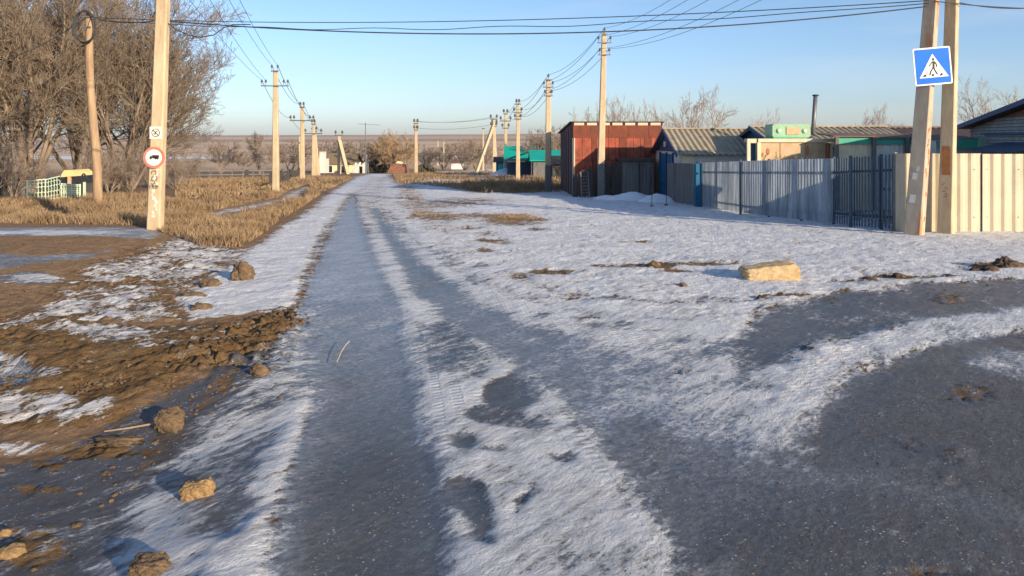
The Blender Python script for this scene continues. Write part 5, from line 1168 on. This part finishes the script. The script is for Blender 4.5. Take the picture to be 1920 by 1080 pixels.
# undergrowth saplings near the big trees
pb_ = tree_proto(31, 2.6, 9, .6, (7, 7, 5), .03, .006, M['bark_grey'], .5)
for k, (px, d, sc, lb) in enumerate(((25, 29.5, .9, 'dark tangled bush before the dark board fence'), (205, 33, .8, 'dark tangled bush right of the wooden pole foot'), (245, 34, .9, 'dark tangled bush left of the near concrete pole'), (330, 40, .75, 'low tangled bush right behind the near concrete pole'), (352, 44, .7, 'small tangled bush furthest right of the bush row'), (-20, 28, 1., 'tangled bush at the far left edge'), (178, 31, .7, 'tangled bush behind the foot of the wooden pole'))):
    plant(pb_, XD(px, d), d, sc, lb, 'tangled bushes under the big trees', cat='bush')
# middle distance
p4 = tree_proto(44, 4.6, 7, .7, (7, 7, 6), .09, .018, M['bark_grey'], .4)
p8 = tree_proto(52, 5.2, 6, .62, (7, 6, 4), .08, .011, M['bark_pale'], .3, .3)
p5 = tree_proto(45, 4.9, 8, .7, (7, 7, 7), .10, .020, M['bark_orange'], .42)
p6 = tree_proto(46, 4.2, 3, .5, (8, 8, 7), .10, .018, M['bark_grey'], .4)
gm = 'bare trees along the far edge of the village'
for pr, px, d, sc, sx, lb in ((p4, 414, 95, .85, 1., 'round grey bare tree in the field left of the nearest left pole'), (p6, 486, 92, 1.1, .9, 'slender upright bare tree just left of the nearest left pole'),
        (p4, 545, 100, .9, 1.2, 'dense grey bare tree between the first two left poles'), (p4, 610, 116, 1.0, 1.3, 'bare tree behind the narrow pale shed'), (p4, 665, 118, 1.0, 1.3, 'bare tree behind the broken pale wall'), (p4, 640, 122, .95, 1.3, 'bare tree right behind the roof of the pale yellow cottage'),
        (p5, 736, 103, 1.0, 1.15, 'big orange brown bare tree right of the road crest'), (p5, 755, 108, 1.0, 1., 'smaller orange bare tree hugging the right of the big orange one'), (p5, 718, 106, .95, 1., 'orange bare tree hugging the left of the big orange one'),
        (p4, 800, 150, .9, 1.2, 'low grey bare tree right of the lone pole'), (p4, 832, 155, 1.1, 1.3, 'grey bare tree around the tiny far pole'), (p4, 872, 140, 1.2, 1.1, 'grey brown bare tree before the strutted pole'), (p5, 893, 145, 1.1, .9, 'brown bare tree seen behind the strut of the far pole'), (p4, 912, 132, 1.0, 1., 'bare tree between strut and turquoise roof'),
        (p4, 1035, 80, 1.05, .9, 'bare tree behind the pale green roofed barn'), (p4, 1017, 84, .9, .9, 'bare tree right of the turquoise roof'),
        (p6, 528, 110, .9, 1.1, 'thin bare tree behind the paling fence'), (p4, 455, 130, .7, 1.4, 'low wide bare bush far in the left field')):
    plant(pr, XD(px, d), d, sc, lb, gm, sx=sx)
gb = 'bare trees behind the sheds'
for pr, px, d, sc, sx, lb in ((p8, 1132, 55, .98, 1.0, 'bare tree above the left half of the red shed roof'), (p8, 1166, 58, 1.04, .8, 'bare tree above the middle of the red shed roof'), (p8, 1234, 58, .98, .7, 'small bare tree above the right end of the red shed'), (p8, 1305, 52, 1.08, 1.05, 'rounded bare tree above the lit ribbed roof'),
        (p8, 1430, 60, .92, .6, 'faint bare tree top left of the green tank'), (p8, 1636, 56, .92, .9, 'bare tree top above the long roof left of the leaning pole'), (p8, 1866, 48, 1.12, .9, 'bare tree behind the grey brick house')):
    plant(pr, XD(px, d), d, sc, lb, gb, sx=sx)
p7 = tree_proto(77, 1.9, 2, .4, (7, 6, 4), .025, .006, M['bark'], .4)
plant(p7, XD(1477, 23.2), 23.2, 1., 'small bare fruit tree in front of the tan annex wall', 'young fruit trees')
plant(p7, XD(1460, 22.8), 22.8, .85, 'smallest bare sapling left of the fruit tree before the tan annex', 'young fruit trees')

# dark shrub beside the orange tree, leaf clusters on stems
def leafy(cx, cy, w_, h_, label, m=M['evergreen'], n=2600):
    t = thing('shrub', label, 'shrub', base(cx, cy)); m_ = MB(); rs = random.Random(5); z0 = gz(cx, cy)
    for k in range(n):
        a = rs.random()*6.28; r_ = rs.random()**.5; hh = rs.random(); rr = w_*r_*math.sin(math.pi*(.18+.72*hh))**.6*(.8+.35*math.sin(a*3+hh*5)); p = Vector((cx+math.cos(a)*rr, cy+math.sin(a)*rr, z0+hh*h_*(1-.3*r_)))
        u = Vector((rs.gauss(0, 1), rs.gauss(0, 1), rs.gauss(0, 1))).normalized()*.13; v = u.orthogonal().normalized()*.09
        m_.add([p-u-v, p+u-v, p+u+v, p-u+v], [(0, 1, 2, 3)])
    m_.build('foliage', m, t); m2 = MB()
    for k in range(6): m2.tube([(cx, cy, z0-.1), (cx+rs.uniform(-.5, .5), cy, z0+h_*.6)], [.05, .02], 5)
    m2.build('stem', M['bark_grey'], t)
leafy(XD(708, 105), 105, 1.5, 2.3, 'dark dense shrub at the left foot of the big orange tree')
leafy(XD(798, 104), 104, 1.5, 1.4, 'low dark shrub right of the lone pole')

# ------------------------------------------------------------------ dry grass
def blades(name, xy, h, w_, label_kind='stuff', lean=.35, m=M['grass']):
    xy = np.asarray(xy); N = len(xy); z = terrain(xy[:, 0], xy[:, 1])-.02
    hh = .68*h*RS.uniform(.4, 1.2, N)*(.35+1.35*sst(.3, .7, fbm(xy[:, 0]*.9+50, xy[:, 1]*.9, 3))); a = RS.uniform(0, 6.283, N); ww = w_*RS.uniform(.6, 1.3, N)
    lx = RS.normal(0, lean, N)*hh; ly = RS.normal(0, lean, N)*hh
    b0 = np.stack([xy[:, 0]-np.cos(a)*ww, xy[:, 1]-np.sin(a)*ww, z], 1); b1 = np.stack([xy[:, 0]+np.cos(a)*ww, xy[:, 1]+np.sin(a)*ww, z], 1)
    m0 = np.stack([xy[:, 0]-np.cos(a)*ww*.7+lx*.4, xy[:, 1]-np.sin(a)*ww*.7+ly*.4, z+hh*.6], 1); m1 = m0+np.stack([np.cos(a)*ww*1.4, np.sin(a)*ww*1.4, 0*a], 1)
    tp = np.stack([xy[:, 0]+lx, xy[:, 1]+ly, z+hh], 1)
    V = np.stack([b0, b1, m1, m0, tp], 1).reshape(-1, 3); o_ = np.arange(N)[:, None]*5
    me = bpy.data.meshes.new(name); me.vertices.add(5*N); me.vertices.foreach_set('co', V.astype(np.float32).ravel())
    li = np.concatenate([o_+[0, 1, 2, 3], o_+[3, 2, 4]], 1).astype(np.int32); me.loops.add(li.size); me.loops.foreach_set('vertex_index', li.ravel())
    st_ = (np.arange(N)[:, None]*7+np.array([0, 4])).astype(np.int32).ravel(); me.polygons.add(2*N); me.polygons.foreach_set('loop_start', st_); me.polygons.foreach_set('loop_total', np.tile([4, 3], N).astype(np.int32))
    me.update(); me.materials.append(m); o = bpy.data.objects.new(name, me); COL.objects.link(o); o['kind'] = 'stuff'; return o
def inpoly(pts, world=False):
    q = np.array([p if world else P(*p) for p in pts])
    def f(x, y):
        ins = np.zeros(x.shape, bool)
        for k in range(len(q)):
            ax, ay = q[k]; bx, by = q[(k+1) % len(q)]
            if abs(by-ay) > 1e-9: ins ^= ((ay > y) != (by > y)) & (x < (bx-ax)*(y-ay)/(by-ay)+ax)
        return ins
    return f, q.min(0), q.max(0)
def scatter(pts, n, clump=.45, world=False, thr=.42, sc=1.1):
    f, lo, hi = inpoly(pts, world); out = []; tot = 0
    while tot < n:
        x = RS.uniform(lo[0], hi[0], n*2); y = RS.uniform(lo[1], hi[1], n*2)
        k = f(x, y) & (fbm(x*sc+3, y*sc+8, 3)+RS.uniform(-.12, .12, n*2) > thr)
        out.append(np.stack([x[k], y[k]], 1)); tot += k.sum()
        if len(out) > 30: break
    return np.concatenate(out)[:n]
path_f, _, _ = inpoly([(370, 404), (450, 384), (520, 371), (568, 348), (588, 350), (570, 374), (500, 392), (420, 408)])
def nopath(xy): return xy[~path_f(xy[:, 0], xy[:, 1])]
def tag_stuff(o, label): o['label'] = label; o['category'] = 'grass'; return o
tag_stuff(blades('dry_grass', nopath(scatter([(-200, 420), (0, 418), (270, 424), (305, 436), (390, 468), (450, 464), (500, 435), (525, 415), (460, 402), (300, 396), (-200, 396)], 42000, thr=.36)), .22, .008), 'tall tawny dry grass on the near left verge')
tag_stuff(blades('dry_grass', nopath(scatter([(-200, 398), (300, 398), (460, 404), (525, 415), (600, 366), (575, 362), (400, 374), (-200, 372)], 42000, thr=.38)), .26, .012), 'tawny dry grass along the left side of the road and under the trees')
tag_stuff(blades('dry_grass', nopath(scatter([(330, 374), (575, 364), (610, 360), (662, 334), (600, 330), (330, 336)], 30000, thr=.36, sc=.4)), .22, .03), 'dry grass in the field behind the left poles')
tag_stuff(blades('dry_grass', scatter([(738, 328), (860, 322), (1060, 322), (1064, 338), (1060, 350), (1000, 362), (900, 362), (830, 350), (745, 343)], 26000, thr=.44, sc=.35), .28, .026), 'dry grass islands on the right shoulder before the turquoise house')
tag_stuff(blades('dry_grass', scatter([(866, 345), (1070, 340), (1064, 360), (1000, 362), (880, 358)], 9000, thr=.3, sc=.5), .45, .02), 'taller dead weeds left of the red shed')
tag_stuff(blades('dry_grass', scatter([(745, 345), (775, 352), (800, 380), (850, 440), (838, 442), (770, 396), (750, 370)], 3000, thr=.47), .10, .01), 'short grass along the right road edge')
tag_stuff(blades('dry_grass', scatter([(795, 400), (980, 402), (1025, 413), (1000, 422), (880, 412)], 3500, thr=.5), .07, .01), 'flattened grass patch right of the road')
wd = []
for px, py, n, r_ in ((1228, 497, 90, .16), (1240, 506, 50, .3), (1330, 492, 60, .5), (60, 370, 60, .5), (1100, 430, 20, .3), (1040, 1070, 0, 1)):
    x, y = P(px, py)
    for k in range(n): wd.append((x+RS.normal(0, r_*.6), y+RS.normal(0, r_*.4)))
tag_stuff(blades('dead_weeds', wd, .10, .005, lean=.6), 'sparse dead weeds poking through the snow on the right')

# ------------------------------------------------------------------ stones and frozen clods
def rock(name, px, py, w_, h_, label, m, cat, seed, dep=None, grp=None, blocky=.0, tilt=0., rough=.19, sub=4):
    x, y = P(px, py); dep = dep or w_*.8; bm = bmesh.new(); bmesh.ops.create_icosphere(bm, subdivisions=sub, radius=1)
    if 1:
        for v in bm.verts:
            p = v.co.copy()
            if blocky: mx_ = max(abs(p.x), abs(p.y), abs(p.z)); p = p.lerp(p/mx_, blocky)
            n_ = float(fbm(np.array(p.x*1.7+seed*3.1+p.z), np.array(p.y*1.7+p.z*1.3+seed), 4))-.5; n2_ = float(fbm(np.array(p.x*6+seed+p.z*5), np.array(p.y*6+p.z*4), 2))-.5
            p *= 1+n_*rough*6+n2_*rough*2.6+(float(fbm(np.array(p.x*14+seed), np.array(p.y*14+p.z*11), 2))-.5)*rough*1.3
            v.co = Vector((p.x*w_/2, p.y*dep/2, p.z*h_/2))
    bmesh.ops.rotate(bm, verts=bm.verts, cent=(0, 0, 0), matrix=Matrix.Rotation(tilt, 3, 'Y')); bmesh.ops.translate(bm, verts=bm.verts, vec=(0, 0, h_*.36))
    me = bpy.data.meshes.new(name); bm.to_mesh(me); bm.free(); me.materials.append(m); o = bpy.data.objects.new(name, me); COL.objects.link(o); o.location = (x, y+dep*.35, gz(x, y+dep*.35))
    me.polygons.foreach_set('use_smooth', [blocky < .3]*len(me.polygons)); return tag(o, label, cat, grp)
gr_ = 'brown clods on the left roadside'
rock('stone_block', 1448, 529, .72, .26, 'large golden slab of shell stone lying on the snow at right', M['rock_tan'], 'stone block', 2, dep=.34, blocky=.8, tilt=R(-7), rough=.045)
rock('clod', 451, 529, .27, .27, 'tallest brown clod standing on the smooth left snow strip', M['rock_brown'], 'clod', 4, grp=gr_, rough=.2)
rock('clod', 390, 541, .26, .13, 'flat brown clod left of the tallest one on the snow', M['rock_brown'], 'clod', 6, grp=gr_)
rock('clod', 357, 561, .26, .09, 'low brown clod at the left border of the smooth snow strip', M['rock_brown'], 'clod', 9, grp=gr_)
rock('clod', 371, 585, .22, .09, 'small snow dusted clod at the bottom of the snow strip', M['rock_brown'], 'clod', 12, grp=gr_)
rock('clod', 482, 706, .13, .09, 'round clod beside the main ice track at its left edge', M['rock_brown'], 'clod', 14, grp=gr_)
rock('stone', 311, 812, .17, .14, 'olive brown upright stone in the roadside ditch', M['rock_brown'], 'stone', 16, grp='stones in the ditch', blocky=.3, rough=.10)
rock('stone', 366, 940, .16, .10, 'glowing orange brown angular stone on the streaky snow', M['rock_gold'], 'stone', 22, grp='stones in the ditch', blocky=.5, tilt=R(-14), dep=.10, rough=.09)
rock('stone', 268, 1088, .16, .08, 'rough brown stone at the bottom edge on the ice', M['rock_brown'], 'stone', 25, grp='stones in the ditch', blocky=.3, rough=.12)
rock('stone', 12, 1052, .12, .055, 'brown stone in the bottom left corner', M['rock_gold'], 'stone', 27, grp='stones in the ditch', rough=.09)
rock('stone', 4, 1010, .06, .04, 'small round tan stone at the left edge above the corner stone', M['rock_gold'], 'stone', 28, grp='stones in the ditch', rough=.08)
rock('stone', 140, 990, .05, .018, 'tiny pale brown stone on the dark ditch ice', M['rock_brown'], 'stone', 29, grp='stones in the ditch')
rock('clod', 210, 838, .26, .04, 'long flat mud lump frozen into the ditch ice', M['rock_brown'], 'clod', 30, dep=.14, grp=gr_)
rock('clod', 1228, 502, .16, .10, 'small snow topped clump among weeds on the right snow', M['rock_brown'], 'clod', 33, grp='dark clods on the right snow')
rock('clod', 1280, 540, .14, .06, 'small reddish clod left of the golden slab', M['rock_brown'], 'clod', 35, grp='dark clods on the right snow')
rock('clod', 1890, 506, .26, .20, 'largest dark clod near the right edge of the snow', M['rock_dark'], 'clod', 41, grp='dark clods on the right snow', rough=.24)
rock('clod', 1862, 512, .22, .10, 'dark clod hugging the largest one on its left', M['rock_dark'], 'clod', 43, grp='dark clods on the right snow')
rock('clod', 1912, 505, .22, .11, 'dark clod at the very right edge', M['rock_dark'], 'clod', 44, grp='dark clods on the right snow')
rock('clod', 1832, 510, .16, .06, 'low dark clod at the left end of the edge heap', M['rock_dark'], 'clod', 45, grp='dark clods on the right snow')
rock('clod', 1690, 522, .16, .07, 'small dark clod midway between slab and right heap', M['rock_dark'], 'clod', 46, grp='dark clods on the right snow')
rock('clod', 1634, 527, .20, .05, 'flat dark clod right of the golden slab', M['rock_dark'], 'clod', 47, grp='dark clods on the right snow')
rock('clod', 1785, 520, .16, .04, 'flat dark clod left of the right heap', M['rock_dark'], 'clod', 48, grp='dark clods on the right snow')
rock('clod', 1430, 562, .12, .05, 'dark clod at the edge of the upper dark ice', M['rock_dark'], 'clod', 49, grp='dark clods on the right snow')
# crumbled mud and gravel: too many to count
def crumbs(name, areas, m, label):
    bm_v = []; bm_f = []; rs = random.Random(9)
    ic = bmesh.new(); bmesh.ops.create_icosphere(ic, subdivisions=1, radius=1); iv = [v.co.copy() for v in ic.verts]; if_ = [[v.index for v in f.verts] for f in ic.faces]; ic.free()
    for pts, n, s0, s1 in areas:
        xy = scatter(pts, n, thr=.46, sc=2.2)
        for x, y in xy:
            s_ = s0*(s1/s0)**(rs.random()**2); o = len(bm_v); z = gz(x, y); c, q = math.cos(rs.random()*6), rs.uniform(.6, 1.3); fl = rs.uniform(.35, .75)
            bm_v += [(x+v.x*s_*q*(1+rs.uniform(-.3, .3)), y+v.y*s_*(1+rs.uniform(-.3, .3)), z+s_*.15+v.z*s_*fl*(1+rs.uniform(-.3, .3))) for v in iv]; bm_f += [tuple(o+i for i in f) for f in if_]
    o = MB().add(bm_v, bm_f).build(name, m); o['kind'] = 'stuff'; o['label'] = label; o['category'] = 'gravel'
crumbs('mud_crumbs', [([(330, 640), (440, 605), (560, 570), (580, 600), (520, 700), (400, 700), (300, 720)], 700, .006, .038), ([(0, 650), (300, 650), (400, 690), (250, 770), (0, 790)], 1300, .004, .022),
    ([(0, 870), (250, 800), (480, 680), (560, 720), (340, 1080), (0, 1080)], 420, .004, .022), ([(120, 530), (300, 460), (430, 475), (340, 600), (60, 610)], 500, .008, .04), ([(0, 430), (280, 432), (150, 480), (0, 600)], 300, .006, .02)], M['rock_brown'], 'crumbled frozen mud scattered over the left bank')
crumbs('road_gravel', [([(1100, 500), (1900, 480), (1900, 530), (1400, 600), (1000, 560)], 350, .006, .03), ([(820, 420), (900, 430), (1000, 470), (940, 500), (850, 450)], 160, .01, .05), ([(1300, 800), (1920, 640), (1920, 1080), (1400, 1080)], 700, .002, .006), ([(600, 800), (780, 800), (800, 1080), (560, 1080)], 200, .0015, .005)], M['rock_dark'], 'fine dark gravel strewn over the right snow and ice')
# straw on the ice
pts = [(*P(632, 682), 0), (*P(640, 664), 0), (*P(650, 650), 0), (*P(655, 646), 0)]
o = MB().tube([(x, y, gz(x, y)+.012+.004*i) for i, (x, y, _) in enumerate(pts)], .0035, 5).build('straw', M['pale_wood']); recentre(o, (pts[0][0], pts[0][1], gz(*pts[0][:2]))); tag(o, 'single pale curved straw lying on the main ice track', 'straw')
x0_, y0_ = P(245, 808); x1_, y1_ = P(195, 812); x2_, y2_ = P(290, 800)
o = MB().tube([(x1_, y1_, gz(x1_, y1_)+.01), (x0_, y0_, gz(x0_, y0_)+.02), (x2_, y2_, gz(x2_, y2_)+.02)], [.004, .006, .006], 6).build('stick', M['wood_pole']); recentre(o, (x0_, y0_, gz(x0_, y0_))); tag(o, 'short reddish stick frozen in the ditch pointing at the upright stone', 'stick')

# ------------------------------------------------------------------ winter air
bm = bmesh.new(); bmesh.ops.create_cube(bm, size=1); me = bpy.data.meshes.new('haze'); bm.to_mesh(me); bm.free()
hz_o = bpy.data.objects.new('haze', me); COL.objects.link(hz_o); hz_o['kind'] = 'stuff'
hz_o.scale = (9000, 4300, 90); hz_o.location = (0, 2050, 15)
hm = bpy.data.materials.new('winter_haze'); hm.use_nodes = True; hn = hm.node_tree.nodes; hn.remove(hn['Principled BSDF'])
pv = hn.new('ShaderNodeVolumePrincipled'); pv.inputs['Color'].default_value = (.86, .90, .96, 1); pv.inputs['Density'].default_value = .00006; pv.inputs['Anisotropy'].default_value = .2
hm.node_tree.links.new(pv.outputs[0], hn['Material Output'].inputs['Volume']); me.materials.append(hm)
print('objects', len(bpy.data.objects), 'polys', sum(len(m_.polygons) for m_ in bpy.data.meshes))
